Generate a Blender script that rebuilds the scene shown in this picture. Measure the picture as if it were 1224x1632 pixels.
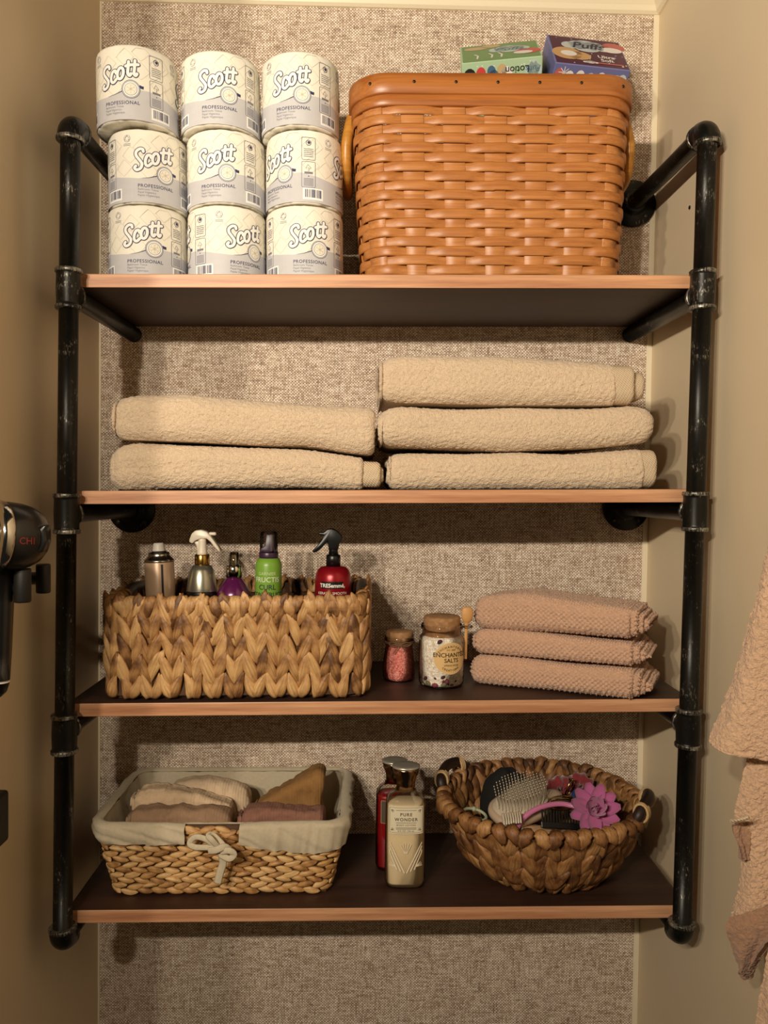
import bpy, bmesh, math, random
import numpy as np
from mathutils import Vector, Matrix

random.seed(7); np.random.seed(7)
for o in list(bpy.data.objects): bpy.data.objects.remove(o)
scene = bpy.context.scene
COL = scene.collection
PI = math.pi
ZC = 1.5                                   # eye height of the photographer

# ------------------------------------------------------------------ camera
FPX = 1226.0
CAM = np.array([-0.0241, -1.4437, ZC])
PITCH, YAW, ROLL = 0.0278, 0.0212, 0.0125
_fw = np.array([math.sin(YAW)*math.cos(PITCH), math.cos(YAW)*math.cos(PITCH), -math.sin(PITCH)])
_rt0 = np.array([math.cos(YAW), -math.sin(YAW), 0.0]); _up0 = np.cross(_rt0, _fw)
RT = math.cos(ROLL)*_rt0 + math.sin(ROLL)*_up0
UP = -math.sin(ROLL)*_rt0 + math.cos(ROLL)*_up0
cd = bpy.data.cameras.new('camera'); cam = bpy.data.objects.new('camera', cd); COL.objects.link(cam)
cd.sensor_fit = 'VERTICAL'; cd.sensor_height = 32.0; cd.lens = FPX/1632*32.0; cd.clip_start = 0.02
m = Matrix.Identity(4)
for i in range(3):
    m[i][0] = RT[i]; m[i][1] = UP[i]; m[i][2] = -_fw[i]; m[i][3] = CAM[i]
cam.matrix_world = m
scene.camera = cam

def at(px, py, Y):                          # point of the plane y = Y seen at a pixel of the 1224x1632 frame
    d = _fw + RT*(px-612)/FPX + UP*(816-py)/FPX
    return CAM + d*(Y-CAM[1])/d[1]

# ------------------------------------------------------------------ light and exposure
scene.view_settings.view_transform = 'Standard'
scene.view_settings.look = 'None'
scene.view_settings.exposure = 0.0
scene.view_settings.gamma = 1.0
scene.view_settings.use_curve_mapping = False
world = bpy.data.worlds.new('world'); scene.world = world; world.use_nodes = True
world.node_tree.nodes['Background'].inputs[0].default_value = (1, .87, .70, 1)
world.node_tree.nodes['Background'].inputs[1].default_value = 0.015
for lx in (-0.46, -0.69, -0.92):            # three bulbs in a row on the fixture behind the photographer
    ld = bpy.data.lights.new('vanity_bulb_light', 'AREA'); lo = bpy.data.objects.new('vanity_bulb_light', ld)
    ld.energy = 15.8; ld.color = (1.0, 0.872, 0.695); ld.shape = 'DISK'; ld.size = 0.06
    lo.location = (lx, -1.96, ZC+0.467); lo.rotation_euler = (math.radians(90+26), 0, math.radians(-16)); COL.objects.link(lo)

# ------------------------------------------------------------------ mesh helpers
def lin(c):
    return tuple((x/12.92 if x <= .04045 else ((x+.055)/1.055)**2.4) for x in [k/255 for k in c])+(1,)

def vnoise(p, seed=0):
    p = np.asarray(p, float); i = np.floor(p).astype(np.int64); f = p-i; f = f*f*(3-2*f)
    def h(a, b, c):
        n = (a*73856093) ^ (b*19349663) ^ (c*83492791) ^ (seed*2654435)
        n = (n ^ (n >> 13))*1274126177 & 0x7fffffff
        n = (n ^ (n >> 16))*668265263 & 0x7fffffff
        return (n & 0xffff)/32767.5-1
    x, y, z = i.T; u, v, w = f.T
    a = h(x, y, z)*(1-u)+h(x+1, y, z)*u; b = h(x, y+1, z)*(1-u)+h(x+1, y+1, z)*u
    c = h(x, y, z+1)*(1-u)+h(x+1, y, z+1)*u; d = h(x, y+1, z+1)*(1-u)+h(x+1, y+1, z+1)*u
    return (a*(1-v)+b*v)*(1-w)+(c*(1-v)+d*v)*w

def mesh(name, v, f, mats=None, smooth=True, mi=None):
    me = bpy.data.meshes.new(name)
    me.from_pydata([tuple(map(float, x)) for x in v], [], [tuple(int(k) for k in q) for q in f])
    if mats is not None:
        for mm in (mats if isinstance(mats, (list, tuple)) else [mats]): me.materials.append(mm)
    if mi is not None: me.polygons.foreach_set('material_index', np.asarray(mi, dtype=np.int32))
    me.polygons.foreach_set('use_smooth', np.full(len(me.polygons), bool(smooth)))
    me.update()
    return me

def obj(name, me, parent=None, loc=(0, 0, 0), rot=(0, 0, 0), mtx=None):
    o = bpy.data.objects.new(name, me); COL.objects.link(o)
    if mtx is not None: o.matrix_local = mtx
    else: o.location = loc; o.rotation_euler = rot
    if parent is not None: o.parent = parent
    return o

def mk(name, vf, mat, parent=None, smooth=True, mi=None, loc=(0, 0, 0), rot=(0, 0, 0)):
    return obj(name, mesh(name, vf[0], vf[1], mat, smooth, mi), parent, loc, rot)

def tag(o, label=None, cat=None, group=None, kind=None):
    if label: o['label'] = label
    if cat: o['category'] = cat
    if group: o['group'] = group
    if kind: o['kind'] = kind
    return o

def thing(name, label, cat, loc=(0, 0, 0), rot=(0, 0, 0), group=None):
    o = bpy.data.objects.new(name, None); COL.objects.link(o); o.empty_display_size = .02
    o.location = loc; o.rotation_euler = rot
    return tag(o, label, cat, group)

def join(parts):
    V, F, n = [], [], 0
    for v, f in parts:
        V += [tuple(x) for x in v]; F += [tuple(k+n for k in q) for q in f]; n += len(v)
    return V, F

def move(vf, d=(0, 0, 0), rot=None, s=1.0):
    v = np.asarray(vf[0], float)*s
    if rot is not None:
        v = v@np.array(Matrix.Rotation(rot[1], 3, rot[0])).T if isinstance(rot, tuple) else v@np.asarray(rot).T
    return (v+np.asarray(d), vf[1])

def grid_faces(nu, nv, wu=False, wv=False):
    F = []
    for i in range(nu if wu else nu-1):
        i2 = (i+1) % nu
        for j in range(nv if wv else nv-1):
            j2 = (j+1) % nv
            F.append((i*nv+j, i2*nv+j, i2*nv+j2, i*nv+j2))
    return F

def lathe(prof, n=32, sx=1.0, sy=1.0, p=2.0, cap=True):
    """prof: (r, z) from bottom to top, p: superellipse power of the cross-section"""
    V = []
    for r, z in prof:
        for k in range(n):
            a = 2*PI*k/n; c, s = math.cos(a), math.sin(a)
            q = (abs(c)**p+abs(s)**p)**(-1/p)
            V.append((r*c*q*sx, r*s*q*sy, z))
    F = [(i*n+k, i*n+(k+1) % n, (i+1)*n+(k+1) % n, (i+1)*n+k) for i in range(len(prof)-1) for k in range(n)]
    if cap:
        F.append(tuple(range(n-1, -1, -1))); F.append(tuple(range((len(prof)-1)*n, len(prof)*n)))
    return V, F

def frames(P, closed=False):
    P = np.asarray(P, float); n = len(P); T = np.zeros_like(P)
    for i in range(n):
        a = P[(i-1) % n] if (closed or i > 0) else P[i]
        b = P[(i+1) % n] if (closed or i < n-1) else P[i]
        T[i] = (b-a)/max(np.linalg.norm(b-a), 1e-9)
    ref = np.array([0, 0, 1.0]) if abs(T[0][2]) < .9 else np.array([1.0, 0, 0])
    N = np.zeros_like(P); N[0] = np.cross(T[0], ref); N[0] /= np.linalg.norm(N[0])
    for i in range(1, n):
        q = N[i-1]-T[i]*np.dot(N[i-1], T[i]); N[i] = q/max(np.linalg.norm(q), 1e-9)
    return P, T, N, np.cross(T, N)

def tube(P, r, n=10, closed=False, flat=1.0):
    P, T, N, B = frames(P, closed); m = len(P)
    rr = np.full(m, r) if np.isscalar(r) else np.asarray(r, float)
    V = [P[i]+rr[i]*(math.cos(2*PI*k/n)*N[i]+flat*math.sin(2*PI*k/n)*B[i]) for i in range(m) for k in range(n)]
    F = grid_faces(m, n, closed, True)
    F = [q[::-1] for q in F]
    if not closed: F += [tuple(range(n)), tuple(range(m*n-1, (m-1)*n-1, -1))]
    return V, F

def spline(P, n=8, closed=False):
    P = [np.asarray(p, float) for p in P]; out = []; m = len(P)
    for i in range(m if closed else m-1):
        g = (lambda k: P[k % m]) if closed else (lambda k: P[min(max(k, 0), m-1)])
        a, b, c, d = g(i-1), g(i), g(i+1), g(i+2)
        for t in np.arange(n)/n:
            out.append(.5*((2*b)+(-a+c)*t+(2*a-5*b+4*c-d)*t*t+(-a+3*b-3*c+d)*t**3))
    if not closed: out.append(P[-1])
    return out

def bm_out(bm):
    bm.verts.index_update(); V = [tuple(v.co) for v in bm.verts]; F = [tuple(v.index for v in f.verts) for f in bm.faces]
    bm.free(); return V, F

def box(a, b, bev=0.0, seg=2):
    bm = bmesh.new(); bmesh.ops.create_cube(bm, size=1)
    for v in bm.verts: v.co = Vector([(a[i]+b[i])/2+v.co[i]*(b[i]-a[i]) for i in range(3)])
    if bev > 0: bmesh.ops.bevel(bm, geom=list(bm.edges), offset=bev, segments=seg, profile=.5, affect='EDGES')
    return bm_out(bm)

def prism(poly, y0, y1, bev=0.0, seg=2):
    """outline in the xz plane, thick along y"""
    bm = bmesh.new(); n = len(poly)
    A = [bm.verts.new((p[0], y0, p[1])) for p in poly]; B = [bm.verts.new((p[0], y1, p[1])) for p in poly]
    bm.faces.new(A); bm.faces.new(B[::-1])
    for i in range(n): bm.faces.new((A[i], B[i], B[(i+1) % n], A[(i+1) % n]))
    bmesh.ops.recalc_face_normals(bm, faces=bm.faces)
    if bev > 0:
        bmesh.ops.bevel(bm, geom=list(bm.edges), offset=bev, segments=seg, profile=.5, affect='EDGES', clamp_overlap=True)
    return bm_out(bm)

def ball(r, n=16, m=10, sz=1.0):
    return lathe([(max(r*math.sin(PI*i/m), 1e-5), -r*sz*math.cos(PI*i/m)) for i in range(m+1)], n)

_tc = {}
def text2d(s, size=1.0, align='CENTER', shear=0.0, spacing=1.0, bold=0.0):
    k = (s, align, shear, spacing, bold)
    if k not in _tc:
        cu = bpy.data.curves.new('t', 'FONT'); cu.body = s; cu.size = 1.0; cu.align_x = align; cu.shear = shear
        cu.space_character = spacing; cu.offset = bold; cu.resolution_u = 3; cu.fill_mode = 'FRONT'
        o = bpy.data.objects.new('t', cu); me = bpy.data.meshes.new_from_object(o)
        _tc[k] = ([tuple(v.co) for v in me.vertices], [tuple(p.vertices) for p in me.polygons])
        bpy.data.objects.remove(o); bpy.data.curves.remove(cu); bpy.data.meshes.remove(me)
    v, f = _tc[k]
    return [(x*size, y*size) for x, y, _ in v], f

def slice_u(v2, f, step):
    bm = bmesh.new(); vs = [bm.verts.new((x, y, 0)) for x, y in v2]
    for q in f:
        try: bm.faces.new([vs[k] for k in q])
        except ValueError: pass
    u0, u1 = min(x for x, _ in v2), max(x for x, _ in v2); u = u0+step
    while u < u1:
        bmesh.ops.bisect_plane(bm, geom=list(bm.verts)+list(bm.edges)+list(bm.faces), plane_co=(u, 0, 0), plane_no=(1, 0, 0)); u += step
    V, F = bm_out(bm)
    return [(x, y) for x, y, _ in V], F

class Print:
    """flat printed design in (u, v), wrapped on a surface by a mapping (u, v, h) -> xyz; layers lie a hair apart"""
    def __init__(s): s.v = []; s.f = []; s.m = []; s.h = []
    def add(s, v2, f, mat, layer):
        n = len(s.v); s.v += list(v2); s.h += [layer]*len(v2)
        for q in f: s.f.append(tuple(k+n for k in q)); s.m.append(mat)
    def rect(s, u0, u1, v0, v1, mat, layer, step=.003):
        n = max(2, int(abs(u1-u0)/step)+2); V = []
        for k in range(n):
            u = u0+(u1-u0)*k/(n-1); V += [(u, v0), (u, v1)]
        s.add(V, [(2*k, 2*k+2, 2*k+3, 2*k+1) for k in range(n-1)], mat, layer)
    def band(s, us, lo, hi, mat, layer):
        V = []
        for u, a, b in zip(us, lo, hi): V += [(u, a), (u, b)]
        s.add(V, [(2*k, 2*k+2, 2*k+3, 2*k+1) for k in range(len(us)-1)], mat, layer)
    def disc(s, c, r, mat, layer, r0=0.0, n=20, ry=None):
        ry = ry or r; V = []
        for k in range(n):
            a = 2*PI*k/n; V += [(c[0]+r0*math.cos(a), c[1]+r0*ry/r*math.sin(a)), (c[0]+r*math.cos(a), c[1]+ry*math.sin(a))]
        s.add(V, [(2*k, 2*k+1, (2*k+3) % (2*n), (2*k+2) % (2*n)) for k in range(n)], mat, layer)
    def stroke(s, P, w, mat, layer, closed=False, caps=True):
        P = [np.asarray(p, float) for p in P]; n = len(P); V = []
        ww = [w]*n if np.isscalar(w) else list(w)
        for i in range(n):
            a = P[(i-1) % n] if (closed or i) else P[i]; b = P[(i+1) % n] if (closed or i < n-1) else P[i]
            t = (b-a)/max(np.linalg.norm(b-a), 1e-9); q = np.array([-t[1], t[0]])*ww[i]/2
            V += [tuple(P[i]-q), tuple(P[i]+q)]
        F = [((2*k) % (2*n), (2*k+2) % (2*n), (2*k+3) % (2*n), (2*k+1) % (2*n)) for k in range(n if closed else n-1)]
        s.add(V, F, mat, layer)
        if caps and not closed:
            for e, k in ((P[0], 0), (P[-1], -1)): s.disc(e, ww[k]/2, mat, layer, n=10)
    def rrect(s, u0, u1, v0, v1, r, w, mat, layer):
        P = []
        for cx, cy, a0 in ((u1-r, v1-r, 0), (u0+r, v1-r, 90), (u0+r, v0+r, 180), (u1-r, v0+r, 270)):
            for k in range(4):
                a = math.radians(a0+30*k); P.append((cx+r*math.cos(a), cy+r*math.sin(a)))
        Q = []
        for i in range(len(P)):
            a = np.array(P[i]); b = np.array(P[(i+1) % len(P)]); k = max(1, int(np.linalg.norm(b-a)/.004))
            Q += [a+(b-a)*j/k for j in range(k)]
        s.stroke(Q, w, mat, layer, closed=True)
    def text(s, t, u, v, size, mat, layer, step=None, rot=0.0, flip=False, **kw):
        v2, f = text2d(t, size, **kw)
        if not v2: return
        if step: v2, f = slice_u(v2, f, step)
        c, q = math.cos(rot), math.sin(rot)
        s.add([(u+x*c-y*q, v+x*q+y*c) for x, y in v2], f, mat, layer)
    def build(s, name, fmap, mats, parent, lift=.00025, dl=.00012):
        V = [fmap(u, v, lift+dl*h) for (u, v), h in zip(s.v, s.h)]
        return mk(name, (V, s.f), mats, parent, smooth=False, mi=s.m)

def cyl_map(r, z0=0.0, a0=0.0):             # u runs to the viewer's right on the front (-y) of an upright cylinder
    def f(u, v, h):
        a = a0+u/r; return ((r+h)*math.sin(a), -(r+h)*math.cos(a), z0+v)
    return f
def flat_map(o, ux, uy):
    o, ux, uy = [np.asarray(k, float) for k in (o, ux, uy)]; n = np.cross(ux, uy)
    return lambda u, v, h: tuple(o+ux*u+uy*v+n*h)

class Path:
    """rounded rectangle, s = 0 at the middle of the front, running to the right"""
    def __init__(s, hw, hd, r, bulge=0.0):
        P = [(0, -hd)]
        for cx, cy, a0 in ((hw-r, -hd+r, -90), (hw-r, hd-r, 0), (-hw+r, hd-r, 90), (-hw+r, -hd+r, 180)):
            P += [(cx+r*math.cos(math.radians(a0+k*7.5)), cy+r*math.sin(math.radians(a0+k*7.5))) for k in range(13)]
        P = np.array(P+[(0, -hd)]); Q = [P[0]]
        for a, b in zip(P[:-1], P[1:]):
            k = max(1, int(np.linalg.norm(b-a)/.004)); Q += [a+(b-a)*(j+1)/k for j in range(k)]
        Q = np.array(Q)
        if bulge:
            Q[:, 1] -= bulge*(1-(Q[:, 0]/hw)**2)*np.sign(-Q[:, 1])*(np.abs(Q[:, 1]) > hd-r)
        s.P = Q; d = np.linalg.norm(np.diff(Q, axis=0), axis=1); s.c = np.concatenate([[0], np.cumsum(d)]); s.L = s.c[-1]
    def at(s, t):
        t = np.asarray(t) % s.L
        return np.stack([np.interp(t, s.c, s.P[:, 0]), np.interp(t, s.c, s.P[:, 1])], -1)
    def tan(s, t):
        d = s.at(t+.003)-s.at(t-.003); return d/np.linalg.norm(d, axis=-1, keepdims=True)
    def nor(s, t):
        d = s.tan(t); return np.stack([d[..., 1], -d[..., 0]], -1)

# ------------------------------------------------------------------ materials
def nt(name):
    mm = bpy.data.materials.new(name); mm.use_nodes = True
    return mm, mm.node_tree, mm.node_tree.nodes['Principled BSDF']
def coords(T, scale=(1, 1, 1), kind='Object'):
    tc = T.nodes.new('ShaderNodeTexCoord'); mp = T.nodes.new('ShaderNodeMapping'); mp.inputs['Scale'].default_value = scale
    T.links.new(tc.outputs[kind], mp.inputs[0]); return mp.outputs[0]
def noise(T, vec, scale, detail=3, rough=.55):
    n = T.nodes.new('ShaderNodeTexNoise'); n.inputs['Scale'].default_value = scale; n.inputs['Detail'].default_value = detail
    n.inputs['Roughness'].default_value = rough; T.links.new(vec, n.inputs['Vector']); return n.outputs['Fac']
def ramp(T, fac, stops):
    r = T.nodes.new('ShaderNodeValToRGB'); e = r.color_ramp.elements
    while len(e) < len(stops): e.new(.5)
    for k, (p, c) in enumerate(stops): e[k].position = p; e[k].color = c
    T.links.new(fac, r.inputs[0]); return r.outputs[0]
def math_(T, op, a, b=None, c=None):
    n = T.nodes.new('ShaderNodeMath'); n.operation = op
    for k, x in enumerate((a, b, c)):
        if x is None: continue
        if isinstance(x, (int, float)): n.inputs[k].default_value = x
        else: T.links.new(x, n.inputs[k])
    return n.outputs[0]
def mixc(T, fac, a, b, mode='MIX'):
    n = T.nodes.new('ShaderNodeMix'); n.data_type = 'RGBA'; n.blend_type = mode
    for k, x in ((0, fac), (6, a), (7, b)):
        if isinstance(x, (int, float)): n.inputs[k].default_value = x
        elif isinstance(x, tuple): n.inputs[k].default_value = x
        else: T.links.new(x, n.inputs[k])
    return n.outputs[2]
def bump(T, B, h, strength=.3, dist=.001, prev=None):
    b = T.nodes.new('ShaderNodeBump'); b.inputs['Strength'].default_value = strength; b.inputs['Distance'].default_value = dist
    T.links.new(h, b.inputs['Height'])
    if prev is not None: T.links.new(prev, b.inputs['Normal'])
    T.links.new(b.outputs[0], B.inputs['Normal']); return b.outputs[0]

def M(name, col, rough=.6, metal=0.0, var=None, bmp=None, rand=0.0, sheen=0.0, coat=0.0, spec=None, col2=None, stretch=(1, 1, 1)):
    """plain procedural material: var = (noise scale, amount), bmp = (scale, strength, distance), rand = value change per object"""
    mm, T, B = nt(name); c = lin(col); B.inputs['Base Color'].default_value = c
    B.inputs['Roughness'].default_value = rough; B.inputs['Metallic'].default_value = metal
    if spec is not None: B.inputs['Specular IOR Level'].default_value = spec
    if sheen: B.inputs['Sheen Weight'].default_value = sheen; B.inputs['Sheen Roughness'].default_value = .6
    if coat: B.inputs['Coat Weight'].default_value = coat; B.inputs['Coat Roughness'].default_value = .08
    out = None
    vec = coords(T, stretch)
    if var:
        n = noise(T, vec, var[0], 4)
        d = lin(col2) if col2 else tuple(x*(1-var[1]) for x in c[:3])+(1,)
        out = ramp(T, n, [(.35, d), (.65, c)])
    if rand:
        oi = T.nodes.new('ShaderNodeObjectInfo')
        k = math_(T, 'MULTIPLY_ADD', oi.outputs['Random'], 2*rand, 1-rand)
        hs = T.nodes.new('ShaderNodeHueSaturation'); T.links.new(k, hs.inputs['Value'])
        if out is not None: T.links.new(out, hs.inputs['Color'])
        else: hs.inputs['Color'].default_value = c
        out = hs.outputs[0]
    if out is not None: T.links.new(out, B.inputs['Base Color'])
    if bmp: bump(T, B, noise(T, vec, bmp[0], 3), bmp[1], bmp[2])
    return mm

def glass(name, tint=(255, 255, 255), refl=1.0, body=0.0, rough=.03):
    """thin clear wall: see-through with a mirror-like sheen at the edges"""
    mm = bpy.data.materials.new(name); mm.use_nodes = True; T = mm.node_tree; T.nodes.clear()
    out = T.nodes.new('ShaderNodeOutputMaterial'); tr = T.nodes.new('ShaderNodeBsdfTransparent'); gl = T.nodes.new('ShaderNodeBsdfGlossy')
    tr.inputs[0].default_value = lin(tint); gl.inputs['Roughness'].default_value = rough
    fr = T.nodes.new('ShaderNodeFresnel'); fr.inputs[0].default_value = 1.45
    k = math_(T, 'MULTIPLY_ADD', fr.outputs[0], refl, body); mx = T.nodes.new('ShaderNodeMixShader')
    T.links.new(k, mx.inputs[0]); T.links.new(tr.outputs[0], mx.inputs[1]); T.links.new(gl.outputs[0], mx.inputs[2]); T.links.new(mx.outputs[0], out.inputs[0])
    return mm

def wallpaper():
    mm, T, B = nt('woven_wallpaper'); vec = coords(T)
    w = noise(T, vec, 35, 2)
    sp = T.nodes.new('ShaderNodeSeparateXYZ'); T.links.new(vec, sp.inputs[0])
    k = 2*PI/.0056
    px = math_(T, 'MULTIPLY_ADD', w, 6.0, math_(T, 'MULTIPLY', sp.outputs[0], k))
    pz = math_(T, 'MULTIPLY_ADD', w, -7.0, math_(T, 'MULTIPLY', sp.outputs[2], k*1.05))
    weave = math_(T, 'MULTIPLY', math_(T, 'SINE', px), math_(T, 'SINE', pz))           # staggered knots of the threads
    cb = T.nodes.new('ShaderNodeCombineXYZ')
    for q, src in ((0, px), (2, pz)): T.links.new(math_(T, 'FLOOR', math_(T, 'MULTIPLY', src, 1/PI)), cb.inputs[q])
    wn = T.nodes.new('ShaderNodeTexWhiteNoise'); wn.noise_dimensions = '3D'; T.links.new(cb.outputs[0], wn.inputs['Vector'])
    hz = noise(T, coords(T, (28, 1, 330)), 1, 3, .6); vt = noise(T, coords(T, (330, 1, 28)), 1, 3, .6)
    big = noise(T, coords(T, (5, 1, 22)), 1, 4, .65); bigv = noise(T, coords(T, (40, 1, 5)), 1, 4, .65)
    k1 = math_(T, 'MULTIPLY', weave, math_(T, 'MULTIPLY_ADD', wn.outputs['Value'], .75, .15))
    tone = math_(T, 'ADD', math_(T, 'MULTIPLY_ADD', k1, .62, .5), math_(T, 'MULTIPLY_ADD', hz, .95, -.475))
    tone = math_(T, 'ADD', tone, math_(T, 'MULTIPLY_ADD', vt, .8, -.40))
    tone = math_(T, 'ADD', tone, math_(T, 'MULTIPLY_ADD', wn.outputs['Value'], .22, -.11))
    tone = math_(T, 'ADD', tone, math_(T, 'MULTIPLY_ADD', big, .16, -.08))
    tone = math_(T, 'ADD', tone, math_(T, 'MULTIPLY_ADD', bigv, .16, -.08))
    col = ramp(T, tone, [(.05, lin((106, 85, 72))), (.38, lin((180, 156, 136))), (.58, lin((220, 199, 177))), (.92, lin((255, 249, 234)))])
    T.links.new(col, B.inputs['Base Color']); B.inputs['Roughness'].default_value = .8
    h = math_(T, 'ADD', weave, math_(T, 'MULTIPLY', math_(T, 'ADD', hz, vt), 1.2))
    bump(T, B, h, .5, .0006)
    return mm

def wood_mat(name, dark, light, gl=1.0, rough=.45, knots=True):
    mm, T, B = nt(name)
    v = coords(T, (1.2*gl, 14*gl, 30*gl)); n1 = noise(T, v, 3, 5, .6); n2 = noise(T, coords(T, (6*gl, 120*gl, 160*gl)), 2, 3, .6)
    c = ramp(T, n1, [(.3, lin(dark)), (.7, lin(light))])
    c = mixc(T, .35, c, ramp(T, n2, [(.35, (.55, .52, .5, 1)), (.6, (1, 1, 1, 1))]), 'MULTIPLY')
    T.links.new(c, B.inputs['Base Color']); B.inputs['Roughness'].default_value = rough
    bump(T, B, n2, .15, .0006)
    return mm

def iron(name, silver):
    mm, T, B = nt(name); v = coords(T, (1, 1, .35)); n = noise(T, v, 420, 4, .7); n2 = noise(T, coords(T), 40, 3)
    f = math_(T, 'MULTIPLY', n, math_(T, 'MULTIPLY_ADD', n2, 1.1, .3))
    c = ramp(T, f, [(.40-silver, lin((26, 25, 22))), (.55-silver*.8, lin((34, 32, 28))), (.78-silver*.75, lin((176, 170, 156)))])
    T.links.new(c, B.inputs['Base Color']); B.inputs['Metallic'].default_value = .55; B.inputs['Roughness'].default_value = .36
    bump(T, B, n, .25, .0006)
    return mm

def terry(name, col, scale=460, strength=.8, dist=.0018):
    mm, T, B = nt(name); vec = coords(T)
    vo = T.nodes.new('ShaderNodeTexVoronoi'); vo.inputs['Scale'].default_value = scale; T.links.new(vec, vo.inputs['Vector'])
    n = noise(T, vec, scale*.75, 3, .6); n2 = noise(T, vec, 9, 3)
    c = lin(col); d = tuple(x*.80 for x in c[:3])+(1,)
    cc = ramp(T, n, [(.3, d), (.62, c)]); cc = mixc(T, .5, cc, ramp(T, n2, [(.3, (.88, .87, .86, 1)), (.7, (1, 1, 1, 1))]), 'MULTIPLY')
    T.links.new(cc, B.inputs['Base Color']); B.inputs['Roughness'].default_value = .95; B.inputs['Specular IOR Level'].default_value = .1
    B.inputs['Sheen Weight'].default_value = .25; B.inputs['Sheen Roughness'].default_value = .7
    bump(T, B, math_(T, 'SUBTRACT', n, math_(T, 'MULTIPLY', vo.outputs['Distance'], .8)), strength, dist)
    return mm

def ribbed(name, col, period, slant=1.0, depth=.0006):
    mm, T, B = nt(name); sp = T.nodes.new('ShaderNodeSeparateXYZ'); T.links.new(coords(T), sp.inputs[0])
    k = 2*PI/period
    a = math_(T, 'SINE', math_(T, 'MULTIPLY', math_(T, 'ADD', sp.outputs[0], math_(T, 'MULTIPLY', sp.outputs[2], slant)), k))
    b = math_(T, 'SINE', math_(T, 'MULTIPLY', math_(T, 'SUBTRACT', sp.outputs[0], math_(T, 'MULTIPLY', sp.outputs[2], slant*.4)), k*.9))
    h = math_(T, 'MULTIPLY_ADD', b, .35, a)
    c = lin(col); T.links.new(ramp(T, math_(T, 'MULTIPLY_ADD', h, .4, .5), [(.1, tuple(x*.78 for x in c[:3])+(1,)), (.8, c)]), B.inputs['Base Color'])
    B.inputs['Roughness'].default_value = .85; bump(T, B, h, .7, depth)
    return mm

def leaf_mat(name, dark, mid, light):
    """dried water hyacinth: fibres along the leaf (local z), tone changes from leaf to leaf"""
    mm, T, B = nt(name); oi = T.nodes.new('ShaderNodeObjectInfo')
    v = coords(T, (260, 260, 14)); n = noise(T, v, 1, 4, .6); n2 = noise(T, coords(T), 45, 3)
    sh = math_(T, 'ADD', n2, math_(T, 'MULTIPLY_ADD', oi.outputs['Random'], .5, -.25))
    c = ramp(T, sh, [(.22, lin(dark)), (.45, lin(mid)), (.75, lin(light))])
    c = mixc(T, .8, c, ramp(T, n, [(.32, (.50, .42, .34, 1)), (.52, (1.0, .98, .95, 1)), (.7, (1.12, 1.1, 1.06, 1))]), 'MULTIPLY')
    T.links.new(c, B.inputs['Base Color']); B.inputs['Roughness'].default_value = .5
    bump(T, B, n, .8, .0012)
    return mm

MAT = dict(
    wall=M('painted_wall', (226, 207, 175), .5, bmp=(160, .06, .001), var=(2.5, .06)),
    trim=M('trim_paint', (236, 224, 196), .4, bmp=(60, .05, .001)),
    floor=M('floor_tile', (92, 80, 70), .5, var=(8, .15)),
    paper=wallpaper(),
    board=wood_mat('dark_stained_board', (48, 30, 22), (74, 48, 36), .8, .5),
    edge=wood_mat('bare_board_edge', (180, 122, 86), (226, 172, 130), 1.0, .42),
    iron=iron('blackened_iron', .0), collar=iron('rubbed_iron_collar', .24),
    black=M('black_plastic', (14, 13, 13), .35), blackmat=M('black_rubber', (20, 18, 17), .55),
    screw=M('screw_metal', (70, 66, 58), .4, .8),
)

# ------------------------------------------------------------------ the room
XL, XR = -0.5247, 0.5067
ZT = ZC+0.888                                # underside of the crown moulding
CEIL = ZC+0.965
def struct(name, vf, mat, label=None, smooth=False, parent=None):
    o = mk(name, vf, mat, parent, smooth)
    if parent is None: o['kind'] = 'structure'
    if label: o['label'] = label
    return o
wb = struct('wall_back', box((XL-.02, 0, 0), (XR+.02, .05, CEIL)), MAT['paper'], 'back wall of the niche covered in beige woven wallpaper')
wl = struct('wall_left', box((XL-.10, -.80, 0), (XL, .05, CEIL)), MAT['wall'], 'left side wall painted beige')
wr = struct('wall_right', box((XR, -1.60, 0), (XR+.10, .05, CEIL)), MAT['wall'], 'right side wall painted beige')
# crown moulding: profile (outward, up) swept along the wall
prof = [(0, 0), (.004, 0), (.009, .004), (.012, .012), (.019, .022), (.030, .031), (.040, .037), (.040, .045), (.046, .050), (.055, .062), (.055, .077), (0, .077)]
def crown(a, b, out, m0, m1):
    a, b, out = map(np.array, (a, b, out)); t = (b-a)/np.linalg.norm(b-a); n = len(prof)
    V = [a+out*p+t*p*m0+np.array([0, 0, q]) for p, q in prof]+[b+out*p+t*p*m1+np.array([0, 0, q]) for p, q in prof]
    return V, [(i, i+1, n+i+1, n+i) for i in range(n-1)]+[tuple(range(n-1, -1, -1)), tuple(range(n, 2*n))]
struct('trim_1', crown((XL, 0, ZT), (XR, 0, ZT), (0., -1., 0.), 1, -1), MAT['trim'], 'cream crown moulding along the top of the back wall')
struct('trim_2', crown((XR, 0, ZT), (XR, -1.6, ZT), (-1., 0., 0.), 1, 0), MAT['trim'], 'cream crown moulding along the top of the right wall')
struct('trim_3', crown((XL, 0, ZT), (XL, -.80, ZT), (1., 0., 0.), 1, 0), MAT['trim'], 'cream crown moulding along the top of the left wall')
struct('trim_4', box((XR-.0105, -.0022, 0), (XR, .001, ZT+.002), .0008, 1), MAT['trim'], 'narrow cream paint strip down the right corner')
struct('trim_5', box((XL, -.0016, 0), (XL+.0032, .001, ZT+.002), .0005, 1), MAT['trim'], 'thin pale paint line down the left corner')
c = at(1066, 337, -.14)
hole = lathe([(.0001, -.0004), (.0028, -.0002), (.0034, .0006), (.0028, .0014), (.0001, .0016)], 12)
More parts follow.
